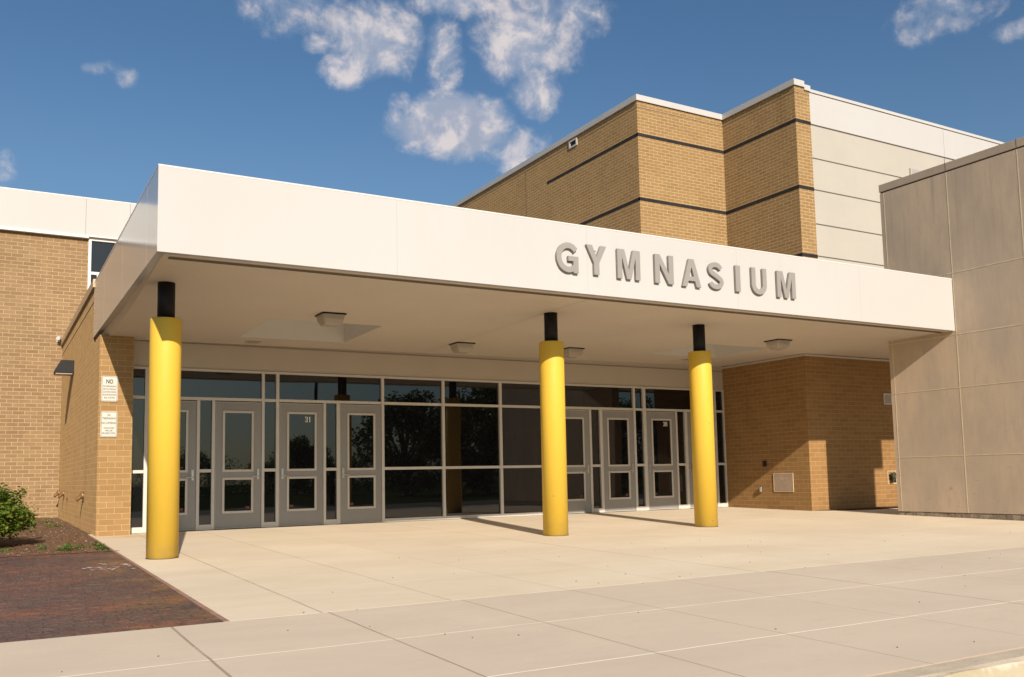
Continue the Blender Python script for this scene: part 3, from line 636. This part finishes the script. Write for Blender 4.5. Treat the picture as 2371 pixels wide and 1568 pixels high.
# outlines in a box 1 high; G: bowl ribbon ending in a bar with spur
def O_G():
    bowl = arc(.47, .5, .37, .40, 38, 318, 30); o_ = ribbon(bowl, .185)
    bar = [(.46, .55), (.46, .39), (.66, .39), (.66, .0), (.86, .0), (.86, .55)]
    return [o_, bar], .88
def O_S():
    top = arc(.40, .735, .27, .165, 15, 200, 16); mid = [(.20, .60), (.40, .52), (.60, .43)]; bot = arc(.40, .265, .28, .165, 20, -195, 18)
    pts = arc(.39, .725, .26, .175, 12, 225, 16) + [(.39, .515)] + arc(.41, .275, .27, .175, 45, -168, 16)
    return [ribbon(pts, .175)], .82
def O_U():
    pts = [(.115, 1.0), (.115, .38)]+arc(.39, .36, .275, .26, 180, 360, 18)+[(.665, 1.0)]; return [ribbon(pts, .195)], .78
LET = {
 'Y': ([[(.31, 0), (.53, 0), (.53, .40), (.84, 1), (.60, 1), (.42, .61), (.24, 1), (0, 1), (.31, .40)]], .84),
 'M': ([[(0, 0), (.19, 0), (.19, .74), (.38, 0), (.56, 0), (.75, .74), (.75, 0), (.94, 0), (.94, 1), (.65, 1), (.47, .30), (.29, 1), (0, 1)]], .94),
 'N': ([[(0, 0), (.20, 0), (.20, .66), (.57, 0), (.78, 0), (.78, 1), (.58, 1), (.58, .35), (.21, 1), (0, 1)]], .78),
 'A': ([[(0, 0), (.21, 0), (.275, .21), (.58, .21), (.645, 0), (.86, 0), (.545, 1), (.315, 1)], [(.325, .37), (.43, .72), (.53, .37)]], .86),
 'I': ([[(0, 0), (.22, 0), (.22, 1), (0, 1)]], .22), 'G': O_G(), 'S': O_S(), 'U': O_U()}
def letter(ch, x0, x1, z0, z1, label):
    T = thing('sign_letter', ((x0+x1)/2, CF, z0), label, 'letter', 'letters spelling GYMNASIUM on the fascia')
    polys, wid = LET[ch]
    def flat(plist, ya, yb, nm, m):
        b = MB()
        for P_ in plist:
            xs_ = [p[0] for p in P_]; bm_ = 0
            i = len(b.v); n = len(P_)
            b.v += [(x0+p[0]/wid*(x1-x0), ya, z0+p[1]*(z1-z0)) for p in P_]+[(x0+p[0]/wid*(x1-x0), yb, z0+p[1]*(z1-z0)) for p in P_]
            for k in range(n): b.f.append((i+k, i+(k+1) % n, i+n+(k+1) % n, i+n+k)); b.sm.append(False)
            yield_face = (tuple(i+k for k in range(n)), tuple(i+n+k for k in reversed(range(n))))
            for f in yield_face: b.f.append(f); b.sm.append(False)
        return b.build(nm, m, T)
    if ch == 'A':
        cu = bpy.data.curves.new('a', 'CURVE'); cu.dimensions = '2D'; cu.fill_mode = 'BOTH'; cu.extrude = .5
        for P_ in polys:
            sp = cu.splines.new('POLY'); sp.points.add(len(P_)-1); sp.use_cyclic_u = True
            for k, p in enumerate(P_): sp.points[k].co = (p[0], p[1], 0, 1)
        tmp = bpy.data.objects.new('a', cu); COL.objects.link(tmp); dg = bpy.context.evaluated_depsgraph_get(); me = bpy.data.meshes.new_from_object(tmp.evaluated_get(dg)); bpy.data.objects.remove(tmp)
        o_ = ORI[T.name]
        for v in me.vertices: v.co = Vector((x0+v.co.x/wid*(x1-x0), CF-.033+v.co.z*.0375, z0+v.co.y*(z1-z0)))-o_
        me.materials.clear(); me.materials.append(M_letter)
        for p in me.polygons: p.use_smooth = False
        ob = bpy.data.objects.new('letter_body', me); COL.objects.link(ob); ob.parent = T; ORI[ob.name] = o_
    elif ch == 'G':
        flat(polys[:1], CF-.052, CF-.0145, 'letter_body', M_letter); flat(polys[1:], CF-.053, CF-.0135, 'letter_bar', M_letter)
    else: flat(polys, CF-.052, CF-.0145, 'letter_body', M_letter)
    xm = (x0+x1)/2
    for (xx, zz) in ((x0+.06 if ch not in 'YAI' else xm, z0+.08), (x1-.06 if ch not in 'YAI' else xm, z1-.08)): MB().box(xx-.008, xx+.008, CF-.02, CF+.005, zz-.008, zz+.008).build('stud', M_steel, T)
for a in (('G', 4.993, 5.396, 3.925, 4.388, 'grey letter G, first letter of the sign'), ('Y', 5.537, 5.910, 3.938, 4.395, 'grey letter Y between the G and the first M'),
          ('M', 6.119, 6.561, 3.925, 4.392, 'first grey letter M, between the Y and the N'), ('N', 6.857, 7.236, 3.920, 4.387, 'grey letter N between the first M and the A'),
          ('A', 7.420, 7.815, 3.918, 4.378, 'grey letter A between the N and the S'), ('S', 7.963, 8.332, 3.918, 4.383, 'grey letter S between the A and the I'),
          ('I', 8.585, 8.690, 3.925, 4.373, 'narrow grey letter I between the S and the U'), ('U', 8.944, 9.309, 3.915, 4.376, 'grey letter U between the I and the last M'),
          ('M', 9.554, 10.002, 3.910, 4.374, 'last grey letter M, at the right end of the sign')): letter(*a)

# the canopy front is not quite parallel to the doors: its left end stands 0.25 m farther out and hangs a little lower
def lean(o):
    if o.type == 'MESH':
        O = ORI[o.name]
        for v in o.data.vertices:
            q = v.co+O; t_ = min(1, max(0, (XC-q.x)/(XC-XL)))*min(1, max(0, -q.y/6.63))
            v.co = Vector((q.x-(.038+.334*(1-min(1, max(0, (XC-q.x)/(XC-XL)))))*t_, q.y-.25*t_, q.z-.061*t_-(q.z-ZB)*.022*t_))-O
        o.data.update()
    for c_ in [k for k in bpy.data.objects if k.parent == o]: lean(c_)
for o_ in [k for k in bpy.data.objects if k.parent is None and (k.name.startswith(('canopy', 'sign_letter', 'ceiling_light', 'recessed_downlight')))]: lean(o_)

# ------------------------------------------------------------------ left wing
YW = 9.04
WG = thing('school_wing', (-6, YW, 0), 'taller brick wing at the left edge with deep white fascia and white framed window', 'building')
b = MB(); b.box(-30, -.03, YW, YW+8, -.3, 7.60); b.box(-.03, 4.2, YW, YW+8, -.3, 5.2); b.box(4.2, 14.7, YW, YW+8, -.3, 7.60); b.build('wall', M_wing, WG)
b = MB(); b.box(-30, -.115, YW-.10, YW+.3, 7.665, 8.69); b.box(-.109, 1.006, YW-.10, YW+.3, 7.665, 8.69); b.box(1.012, 14.7, YW-.10, YW+.3, 7.665, 8.69); b.build('fascia', M_white, WG)
b = MB(); b.box(-30.02, 14.7, YW-.104, YW+.4, 8.69, 8.72); b.build('edge_cap', M_whitetrim, WG)
b = MB(); b.box(-30, -.028, YW-.14, YW+.02, 7.585, 7.664); b.box(-.028, 4.2, YW-.14, YW+.02, 7.625, 7.664); b.build('fascia_trim', M_whitetrim, WG)
W_ = MB(); W_.box(-.028, .048, YW-.05, YW+.08, 5.2, 7.624); W_.box(.198, .262, YW-.045, YW+.08, 5.2, 6.605); W_.box(.048, 4.2, YW-.05, YW+.08, 7.544, 7.624); W_.box(.048, 4.2, YW-.04, YW+.08, 6.603, 6.682); W_.box(1.3, 1.37, YW-.045, YW+.08, 5.2, 7.544); W_.box(4.1, 4.2, YW-.05, YW+.08, 5.2, 7.54)
WN = W_.build('window', M_whitetrim, WG, at=(2, YW, 6.4))
box('pane', M_glass, WN, .0, 4.18, YW+.01, YW+.03, 5.21, 7.60)
b = MB(); b.box(-30, 14.7, YW+.31, YW+8, 7.7, 8.4); b.build('roof', M_copg, WG)

# ------------------------------------------------------------------ gym building
GX, GY, GX2, GY2, GX3 = 14.795, 3.66, 18.31, .585, 18.94
GY_ = thing('gym_building', (20, 6, 0), 'tall gym block of tan brick with black bands and cream panels behind the canopy', 'building')
foot = [(GX, 30), (GX, GY), (GX2, GY), (GX2, GY2), (GX3, GY2), (GX3, 1.3), (GX3, 30)]
MB().prism(foot, 0, 12.36).build('wall', M_gym, GY_)
b = MB(); b.box(GX3+.001, 45, GY2+.06, 30, 0, 11.30); b.build('panel_wall', M_cream, GY_)
M_joint = mat('panel joint', (.10, .08, .06), .8)
b = MB()
for z in (11.30, 10.262, 9.285, 8.235, 7.255, 6.2): b.box(GX3+.002, 45, GY2+.052, GY2+.07, z-.016, z+.016)
b.box(25.38, 25.40, GY2+.054, GY2+.07, 6, 11.3); b.build('panel_joint', M_joint, GY_)
b = MB(); b.box(GX3+.001, 25.385, GY2+.035, 30, 11.316, 12.29); b.box(25.395, 45, GY2+.035, 30, 11.316, 12.29); b.build('white_fascia', M_white, GY_)
b = MB(); b.box(GX3+.02, 45, GY2+.0, 30, 12.294, 12.385); b.build('roof_edge', M_coping, GY_)
def outl(o_): return [(GX-o_, 30), (GX-o_, GY-o_), (GX2-o_, GY-o_), (GX2-o_, GY2-o_), (18.70, GY2-o_), (18.70, 30)]
MB().prism(outl(.05), 12.37, 12.555).build('coping', M_coping, GY_)
b = MB(); b.box(18.701, GX3+.015, GY2-.045, 6, 12.29, 12.46); b.build('coping', M_coping, GY_)
# black bands: 6 mm proud strips following the faces; top one starts part way along the left face
def bandz(zb_, zt_, ystart):
    b = MB(); e = .006
    b.box(GX-e, GX+.05, GY-e, ystart, zb_, zt_); b.box(GX-e, GX2-e, GY-e-.0005, GY+.05, zb_, zt_+.0005)
    b.box(GX2-e-.0007, GX2+.05, GY2-e, GY-.0, zb_-.0003, zt_); b.box(GX2-e, GX3+.004, GY2-e-.001, GY2+.05, zb_, zt_+.0003)
    b.build('band', M_band, GY_)
bandz(11.245, 11.348, 8.9); bandz(9.213, 9.316, 16); bandz(7.165, 7.268, 30)
b = MB()
b.box(GX-.004, GX, GY-.004, 30, 12.165, 12.178); b.box(GX-.004, GX2, GY-.004, GY, 12.165, 12.178); b.box(GX2-.004, GX2, GY2-.004, GY, 12.165, 12.178); b.box(GX2-.004, GX3, GY2-.004, GY2, 12.165, 12.178)
b.box(GX-.003, GX, 10.36, 10.375, 4, 12.16)
b.build('mortar_joint', M_dark, GY_)
# scupper opening
b = MB(); b.box(GX-.03, GX+.02, 6.93, 7.42, 12.26, 12.31); b.box(GX-.03, GX+.02, 6.93, 7.42, 12.05, 12.10); b.box(GX-.03, GX+.02, 6.93, 7.0, 12.10, 12.26); b.box(GX-.03, GX+.02, 7.35, 7.42, 12.10, 12.26); SC = b.build('scupper', M_alum, GY_)
box('scupper_opening', M_black, SC, GX-.006, GX+.01, 7.0, 7.35, 12.10, 12.26)
# small roof hood seen over the concrete wall
T = thing('wall_hood', (23.8, .45, 10.4), 'small pale metal hood on the cream wall above the concrete wall top', 'vent')
MB().box(23.52, 24.02, .585, .643, 10.15, 10.62).build('hood_body', painted('pale hood', (.33, .32, .31), .5), T)
MB().box(23.50, 23.522, .57, .644, 10.15, 10.63).build('hood_edge', M_trim, T)

# ------------------------------------------------------------------ concrete screen wall at the right
CW = thing('concrete_wall', (XC, -9, 0), 'tall precast concrete screen wall with pale sealed joints at the right', 'wall')
yj = [-5.05, -5.145, -6.645, -8.13, -9.63, -11.13, -12.42]
zj = [0.0, 1.135, 2.495, 3.56, 4.815, 6.905]
b = MB(); b.box(XC, XC+.26, -11.96, -5.05, 0.0, 6.905); b.build('panel', M_conc, CW)
b = MB(); b.box(XC-.05, XC+.31, -13.34, -11.965, 6.50, 7.75); b.build('shadow_block', M_conc, CW)  # added block out of view, shaped to step the shadow on the recess brick
b = MB()
for y in (-5.145, -6.645, -8.13, -9.63, -11.13):
    b.box(XC-.003, XC+.002, y-.008, y+.008, 0.0, 6.90)
for z in zj[1:5]: b.box(XC-.0045, XC+.002, -11.95, -5.052, z-.008, z+.008)
b.box(XC-.0025, XC+.002, -6.47, -6.458, 4.60, 4.81); b.build('joint_sealant', M_seal, CW)
b = MB(); b.box(XC-.012, XC+.28, -11.97, -5.04, 6.935, 7.10); b.build('coping', M_copg, CW, bevel=.006)
b = MB(); b.box(XC+.012, XC+.25, -11.9, -5.06, 6.90, 6.936); b.box(XC-.013, XC-.009, -6.652, -6.640, 6.94, 7.10); b.box(XC-.013, XC-.009, -8.14, -8.128, 6.94, 7.10); b.build('coping_joint', M_dark, CW)
rg = []
ys = [-11.95+.1188*i for i in range(59)]
b = MB()
for y in ys:
    n_ = noise.noise((y*3, 0, 0))*.012; rg.append([(XC+.02+n_, y, -.3), (XC+.004+n_, y, -.08), (XC+.012+n_*1.4, y, -.004+noise.noise((y*5, 3, 0))*.006), (XC+.24, y, -.004), (XC+.24, y, -.3)])
b.rings(rg, smooth=False); b.build('footing', M_rough, CW)

# ------------------------------------------------------------------ wall fittings
XRW = 14.41
T = thing('cornerstone', (XRW, -1.98, .41), 'square grey stone plaque set low in the shaded brick side wall', 'plaque')
M_stone = painted('grey stone', (.36, .265, .20), .7, .08, 8)
MB().box(XRW-.012, XRW+.02, -2.283, -1.680, .408, .833).build('stone', M_stone, T, bevel=.003)
b = MB(); b.box(XRW-.014, XRW-.002, -2.296, -2.283, .396, .846); b.box(XRW-.014, XRW-.002, -1.680, -1.667, .396, .846); b.box(XRW-.014, XRW-.002, -2.283, -1.68, .396, .408); b.box(XRW-.014, XRW-.002, -2.283, -1.68, .833, .846); b.build('mortar_edge', M_seal, T)
b = MB()
for i in range(26):
    y = -2.18+random.random()*.40; z = .60+random.random()*.14; b.box(XRW-.0135, XRW-.011, y, y+random.uniform(.006, .03), z, z+random.uniform(.003, .02))
b.build('worn_engraving', mat('engraving dust', (.52, .43, .34), .8), T)
T = thing('electrical_box', (XRW, -1.41, 1.02), 'small black box on the shaded brick side wall above the plaque', 'box')
MB().box(XRW-.045, XRW, -1.458, -1.362, 1.015, 1.150).build('box_body', M_black, T, bevel=.008)
MB().box(XRW-.050, XRW-.044, -1.445, -1.375, 1.03, 1.135).build('cover', mat('dark cover', (.03, .026, .024), .3), T)
T = thing('outlet_cover', (XRW, -1.26, .39), 'small silver weatherproof outlet cover left of the stone plaque', 'outlet')
MB().box(XRW-.055, XRW, -1.297, -1.228, .392, .515).build('cover', M_steel, T, bevel=.01)
MB().box(XRW-.062, XRW-.053, -1.287, -1.238, .40, .505).build('lid', mat('pale metal', (.62, .60, .57), .4, .5), T)
T = thing('wall_speaker', (17.27, -2.815, 2.5), 'square beige speaker grille on the shaded brick wall beside the concrete wall', 'speaker')
MB().frame(17.13, 17.43, 2.505, 2.785, .03, -2.845, -2.812).build('frame', M_trim, T, bevel=.004)
b = MB(); b.box(17.16, 17.40, -2.832, -2.812, 2.535, 2.755); G_ = b.build('grille', painted('speaker mesh', (.36, .33, .28), .7, .1, 60), T)
b = MB(); b.rings([[(17.28+r_*math.cos(2*math.pi*k/24), yy, 2.645+r_*math.sin(2*math.pi*k/24)) for k in range(24)] for r_, yy in ((.095, -2.831), (.09, -2.838))]); b.build('cone', painted('speaker cone', (.30, .27, .23), .7), G_)
T = thing('hose_bib', (17.25, -2.82, .55), 'dark green rag wound on a wall tap in the lit brick patch', 'tap')
b = MB(); b.tube([(17.27, -2.81, .72), (17.27, -2.90, .72), (17.26, -2.95, .69), (17.255, -2.955, .64)], [.022, .022, .02, .017]); b.build('tap', M_brass, T)
b = MB()
for k in range(7):
    a = random.uniform(-.6, .6); pts = [(17.25+.05*math.sin(k+t*1.4)+a*.05, -2.90-.03*math.cos(k*2+t), .80-.045*t) for t in range(6)]; b.tube(pts, [.012, .026, .03, .028, .022, .012], 7)
b.build('rag', painted('dark green cloth', (.035, .045, .03), .9, .3, 30), T)
MB().frame(17.14, 17.46, .53, .85, .012, -2.8165, -2.812).build('mortar_patch', M_seal, T)

# wall pack on the side wall
SXW = -.60
T = thing('wall_light', (SXW, 5.3, 3.45), 'black wedge shaped wall light high on the long brick side wall', 'wall light')
b = MB(); y0, y1 = 5.03, 5.50
prof = [(SXW, 3.44), (SXW-.40, 3.44), (SXW-.38, 3.53), (SXW-.27, 3.735), (SXW, 3.735)]
b.rings([[(x, y0, z) for x, z in prof], [(x, y1, z) for x, z in prof]], smooth=False); b.build('housing', M_black, T, bevel=.008)
MB().box(SXW-.375, SXW-.03, 5.05, 5.48, 3.415, 3.438).build('lens', M_lens, T)
# brass downspout nozzles
def nozzle(y, z, label):
    T = thing('downspout_nozzle', (SXW, y, z), label, 'downspout nozzle', 'brass downspout nozzles low on the side wall')
    b = MB(); n = 20; b.rings([[(xx, y+.095*math.cos(2*math.pi*k/n), z+.105*math.sin(2*math.pi*k/n)) for k in range(n)] for xx in (SXW, SXW-.010)]); b.build('flange', M_brass, T)
    b = MB(); b.tube([(SXW-.003, y, z+.03), (SXW-.03, y, z+.012), (SXW-.065, y, z-.012), (SXW-.10, y, z-.045), (SXW-.125, y, z-.085)], [.085, .060, .042, .032, .026], 16); b.build('spout', M_brass, T)
    return T
nz = nozzle(8.55, .68, 'brass downspout nozzle farthest back, beside the wing wall')
nozzle(7.0, .675, 'middle brass downspout nozzle on the long side wall'); nozzle(1.97, .665, 'brass downspout nozzle nearest the front corner of the side wall')
T = thing('pipe_stub', (SXW, 5.86, .55), 'small dark pipe stub between the brass nozzles on the side wall', 'pipe')
b = MB(); b.tube([(SXW, 5.86, .58), (SXW-.03, 5.86, .58)], .02); b.build('pipe', M_dark, T)
b = MB(); b.tube([(SXW-.03, 5.86, .58), (SXW-.036, 5.86, .58)], .027); b.build('pipe_cap', M_brass, T)
# small camera / light on the wing
T = thing('security_camera', (-.70, YW-.1, 4.8), 'small white camera on the wing wall above the parapet', 'camera')
MB().box(-.735, -.655, YW-.05, YW, 4.70, 4.86).build('bracket', M_whitetrim, T, bevel=.006)
b = MB(); b.tube([(-.69, YW-.05, 4.80), (-.70, YW-.16, 4.80), (-.72, YW-.24, 4.77)], [.045, .05, .05], 14); b.build('camera_body', M_whitetrim, T)

# ------------------------------------------------------------------ wall signs
def sign(z0, label, rows, big=False):
    X0, X1, Y = -.562, -.292, -.40; z1 = z0+.455
    T = thing('wall_sign', ((X0+X1)/2, -.38, z0), label, 'sign', 'white notice signs on the brick pilaster')
    def rr(ins, r, y):
        a0, a1, c0, c1 = X0+ins, X1-ins, z0+ins, z1-ins
        out = []
        for cx, cz, s0 in ((a1-r, c1-r, 0), (a0+r, c1-r, 90), (a0+r, c0+r, 180), (a1-r, c0+r, 270)):
            out += [(cx+r*math.cos(R(s0+k*15)), y, cz+r*math.sin(R(s0+k*15))) for k in range(7)]
        return out
    b = MB(); b.rings([rr(0, .028, Y), rr(0, .028, -.3805)], smooth=False); b.build('plate', M_signw, T)
    o_, i_ = rr(.010, .022, Y-.0008), rr(.016, .017, Y-.0008); b = MB(); b.keep = True
    for k in range(len(o_)): b.quad(o_[k], i_[k], i_[(k+1) % len(i_)], o_[(k+1) % len(o_)])
    b.build('border', M_signb, T)
    xm = (X0+X1)/2
    for (txt, zc, h, w) in rows: text_obj('lettering', txt, xm-w/2, z0+zc*.455-h/2, w, h, Y-.001, M_signb, T, bold=.03 if h > .05 else .012)
    b = MB()
    for zz in (z0+.03, z1-.03): b.rings([[(xm+.005*math.cos(k), yy, zz+.005*math.sin(k)) for k in [j*math.pi/6 for j in range(12)]] for yy in (Y, Y-.004)])
    b.build('bolt', M_steel, T)
sign(2.352, 'upper white sign listing banned activities under a large NO', [('NO', .785, .080, .115), ('SKATEBOARDING', .598, .029, .215), ('BICYCLE RIDING', .485, .029, .205), ('SCOOTER RIDING', .376, .029, .215), ('ROLLER BLADING', .265, .029, .215), ('BALL PLAYING', .150, .029, .175)])
sign(1.722, 'lower white sign reading no trespassing, no loitering, violators will be prosecuted', [('NO', .855, .036, .045), ('TRESPASSING', .73, .036, .222), ('NO LOITERING', .55, .036, .232), ('VIOLATORS', .355, .030, .175), ('WILL BE', .255, .030, .125), ('PROSECUTED', .15, .030, .212)])

# ------------------------------------------------------------------ shrub, weeds, debris
def leaf(b, p, n_, size, lobed=False):
    n_ = n_.normalized(); a = n_.cross(Vector((random.uniform(-1, 1), random.uniform(-1, 1), random.uniform(-1, 1)))).normalized(); c_ = n_.cross(a)
    if lobed: sh = [(0, -.5), (.28, -.25), (.5, -.05), (.27, .08), (.30, .38), (0, .55), (-.30, .38), (-.27, .08), (-.5, -.05), (-.28, -.25)]
    else: sh = [(0, -.5), (.24, -.2), (.22, .18), (0, .55), (-.22, .18), (-.24, -.2)]
    i = len(b.v)
    for (u, v) in sh: b.v.append(tuple(p+a*u*size+c_*v*size+n_*(abs(u)*-.28*size)))
    b.f.append(tuple(range(i, i+len(sh)))); b.sm.append(False)
SC_ = Vector((-2.52, -1.75, .42))
T = thing('shrub', (SC_.x, SC_.y, 0), 'leafy green rounded shrub in the mulch bed at the left edge', 'shrub')
rnd = random.Random(3)
br = MB(); lf = MB(); lf.keep = True
tips = []
for k in range(150):
    th = rnd.uniform(0, 2*math.pi); ph = math.acos(rnd.uniform(-.25, 1))
    d = Vector((math.sin(ph)*math.cos(th), math.sin(ph)*math.sin(th), math.cos(ph)))
    ln = rnd.choice((rnd.uniform(.72, 1.0), rnd.uniform(.95, 1.22))); tip = Vector((SC_.x+d.x*.86*ln, SC_.y+d.y*.86*ln, max(.06, SC_.z+d.z*.52*ln-.02))); base = Vector((SC_.x+rnd.uniform(-.08, .08), SC_.y+rnd.uniform(-.08, .08), .0)); mid = base.lerp(tip, .5)+Vector((0, 0, .08))
    br.tube([base, mid, tip], [.011, .007, .003], 5); tips.append((base, mid, tip))
br.build('branches', M_bark, T)
for (base, mid, tip) in tips:
    d = (tip-mid).normalized()
    for j in range(230):
        t_ = rnd.uniform(.30, 1.06); q = mid.lerp(tip, t_) if t_ > 0 else mid
        spread = .13*(1.15-t_)+.035; q = q+Vector((rnd.gauss(0, spread), rnd.gauss(0, spread), rnd.gauss(0, spread*.6)))
        if q.z < .03: continue
        nn_ = Vector((rnd.gauss(0, .6), rnd.gauss(0, .6), 1))+d*.5; leaf(lf, q, nn_, rnd.uniform(.032, .062), True)
lf.build('leaves', M_leaf, T)
def weed(x, y, r, n, label, hgt=.10):
    z = soilz(x, y); T = thing('weed', (x, y, z), label, 'weed', 'small weeds in the mulch bed')
    l = MB(); l.keep = True; s = MB()
    for k in range(n):
        a = rnd.uniform(0, 6.28); rr_ = r*math.sqrt(rnd.random()); q = Vector((x+rr_*math.cos(a), y+rr_*math.sin(a), z+rnd.uniform(.01, hgt)*(1-rr_/r*.6)))
        leaf(l, q, Vector((rnd.gauss(0, .7), rnd.gauss(0, .7), 1)), rnd.uniform(.025, .05), True)
    for k in range(max(3, n//14)):
        a = rnd.uniform(0, 6.28); s.tube([(x, y, z-.01), (x+r*.5*math.cos(a), y+r*.5*math.sin(a), z+hgt*.7)], .003, 4)
    l.build('leaves', M_leaf2, T); s.build('stems', M_leaf2, T)
weed(-1.25, -3.30, .15, 80, 'largest bright weed clump near the middle of the paving edge', .12)
weed(-1.04, -2.80, .09, 40, 'small weed clump just behind the largest weed')
weed(-.80, -3.42, .10, 46, 'weed clump at the corner of bed and concrete path', .09)
weed(-.80, -2.45, .12, 30, 'sparse weed beside the concrete path edge, behind the corner clump', .06)
weed(-1.56, -2.92, .06, 22, 'tiny weed between the shrub and the largest weed')
weed(-1.0, 3.75, .16, 50, 'weed clump halfway back along the side wall')
weed(-1.0, 6.1, .16, 40, 'weed clump at the foot of the wing wall')
weed(-2.0, -2.75, .12, 22, 'flat weed patch in front of the shrub', .05)
# loose mulch chips, counted by nobody
b = MB(); b.keep = True
for k in range(3000):
    x = -.70-abs(rnd.gauss(0, 1))*1.3; y = -3.6+rnd.random()**1.6*12.6
    if x < -8: continue
    z = soilz(x, y)+rnd.uniform(.0, .012); leaf(b, Vector((x, y, z)), Vector((rnd.gauss(0, .5), rnd.gauss(0, .5), 1)), rnd.uniform(.010, .034))
M_chip = mat('mulch chip', (.2, .12, .07), .9); _t = M_chip.node_tree; _g = N(_t, 'ShaderNodeNewGeometry'); _t.links.new(mixc(_t, math_n(_t, 'POWER', _g.outputs['Random Per Island'], 2.2), (.13, .07, .04), (.46, .32, .21)), bs(M_chip).inputs['Base Color'])
tag(b.build('mulch_chips', M_chip), 'brown mulch chips scattered over the soil bed', 'mulch', kind='stuff')
b = MB(); b.keep = True
for k in range(70):
    cx, cy = rnd.choice(((-.90, -5.62, .16), (-.95, -6.2, .12), (-.76, -5.7, .08), (-1.15, -5.95, .15)))[:2]; x = cx+rnd.gauss(0, .10); y = cy+rnd.gauss(0, .09)
    if x > -.745: continue
    s_z = rnd.choice((.006, .008, .012, .022)); n_ = 7; i = len(b.v)
    for q in range(n_): b.v.append((x+s_z*1.5*rnd.uniform(.6, 1.1)*math.cos(6.283*q/n_), y+s_z*rnd.uniform(.6, 1.1)*math.sin(6.283*q/n_), gz(y)+.004))
    b.f.append(tuple(range(i, i+n_))); b.sm.append(False)
tag(b.build('white_droppings', mat('chalky white', (.85, .84, .82), .8)), 'white splashes on the red brick paving near its edge', 'droppings', kind='stuff')
b = MB()
for k in range(85):
    x = rnd.uniform(-3, 12); y = -rnd.uniform(7, 14.4); s_z = rnd.uniform(.005, .011)
    if x < -.7 and y > -10.8: continue
    b.rings([[(x+s_z*math.cos(q), y+s_z*.8*math.sin(q), gz(y)+.001) for q in (0, 1.2, 2.4, 3.7, 5)], [(x+s_z*.5*math.cos(q), y+s_z*.4*math.sin(q), gz(y)+.006) for q in (0, 1.2, 2.4, 3.7, 5)]])
tag(b.build('grit', mat('dark grit', (.13, .08, .05), .9)), 'dark specks of grit on the concrete slabs', 'grit', kind='stuff')

# ------------------------------------------------------------------ trees and pole across the road (seen reflected in the glass)
def tree_proto(name, h, w, trunk, nclump, nleaf, seed):
    q = random.Random(seed); T = thing(name, (0, 0, 0), 'x', 'tree')
    b = MB(); b.tube([(0, 0, -.3), (0, 0, trunk*.5), (.1, .05, trunk), (.05, 0, h*.75)], [h*.035, h*.027, h*.022, h*.006], 8)
    cl = []
    for k in range(nclump):
        a = q.uniform(0, 6.28); t_ = q.uniform(0, 1); rr_ = w*.5*math.sqrt(q.random())*(math.sin(math.pi*(.15+.8*t_))**.6)
        c_ = Vector((rr_*math.cos(a), rr_*math.sin(a), trunk*.8+(h-trunk*.8)*t_*.93)); cl.append((c_, q.uniform(.10, .2)*w*.8))
        if k % 3 == 0: b.tube([(0, 0, trunk*.8+.5*(c_.z-trunk*.8)*.6), tuple(c_*.55+Vector((0, 0, c_.z*.35))), tuple(c_)], [h*.012, h*.008, .02], 5)
    b.build('trunk', M_bark, T)
    l = MB(); l.keep = True
    for (c_, r_) in cl:
        for j in range(nleaf//nclump):
            d = Vector((q.gauss(0, 1), q.gauss(0, 1), q.gauss(0, .8))).normalized()*r_*(q.random()**.4); leaf(l, c_+d, Vector((q.gauss(0, 1), q.gauss(0, 1), q.gauss(.5, 1))), q.uniform(.2, .42)*(h/8)**.5)
    l.build('crown', M_tree, T); return T
tp = tree_proto('tree', 8.2, 9.5, 1.2, 60, 11000, 11); tb = tree_proto('hedge_tree', 4.9, 9.5, .4, 34, 4200, 5)
big = [(25.5, -47, -.4, .93, 'tall tree across the road, left one of the pair facing the large panes'), (32.0, -46, -.4, 1.04, 'tallest tree across the road'), (39.5, -50, -.4, 1.0, 'tall tree right of the tallest one'),
       (48, -54, -.4, 1.05, 'tall tree far to the right across the road'), (22.0, -62, -.45, .62, 'small round tree left of the tall trees'), (57, -60, -.45, 1.1, 'last tall tree at the right across the road')]
for i, (x, y, z, s, lab) in enumerate(big):
    o = tp if i == 0 else copy_tree(tp, (x, y, z)); o.location = (x, y, z); o.scale = (s, s, s); o.rotation_euler.z = i*1.3; tag(o, lab, 'tree', 'tall trees across the road')
k = 0
for x in range(-60, 150, 5):
    y = -86-4*math.sin(x*.7); s = .85+.25*math.sin(x*1.7)+.12*math.sin(x*.31)
    o = tb if k == 0 else copy_tree(tb, (x, y, -.55)); o.location = (x, y, -.55); o.scale = (s, s, s); o.rotation_euler.z = k*.9
    tag(o, 'low dark tree in the distant hedge row across the lawn', 'tree', 'low trees in the distant hedge row'); k += 1
T = thing('light_pole', (13.2, -30, -.4), 'tall dark parking lot light pole across the road', 'light pole')
b = MB(); b.cyl(13.2, -30, [(.11, -.4), (.07, 7.5)], 16); b.build('pole', M_black, T)
MB().box(12.8, 13.6, -30.25, -29.8, 7.5, 7.7).build('lamp_head', M_black, T, bevel=.03)
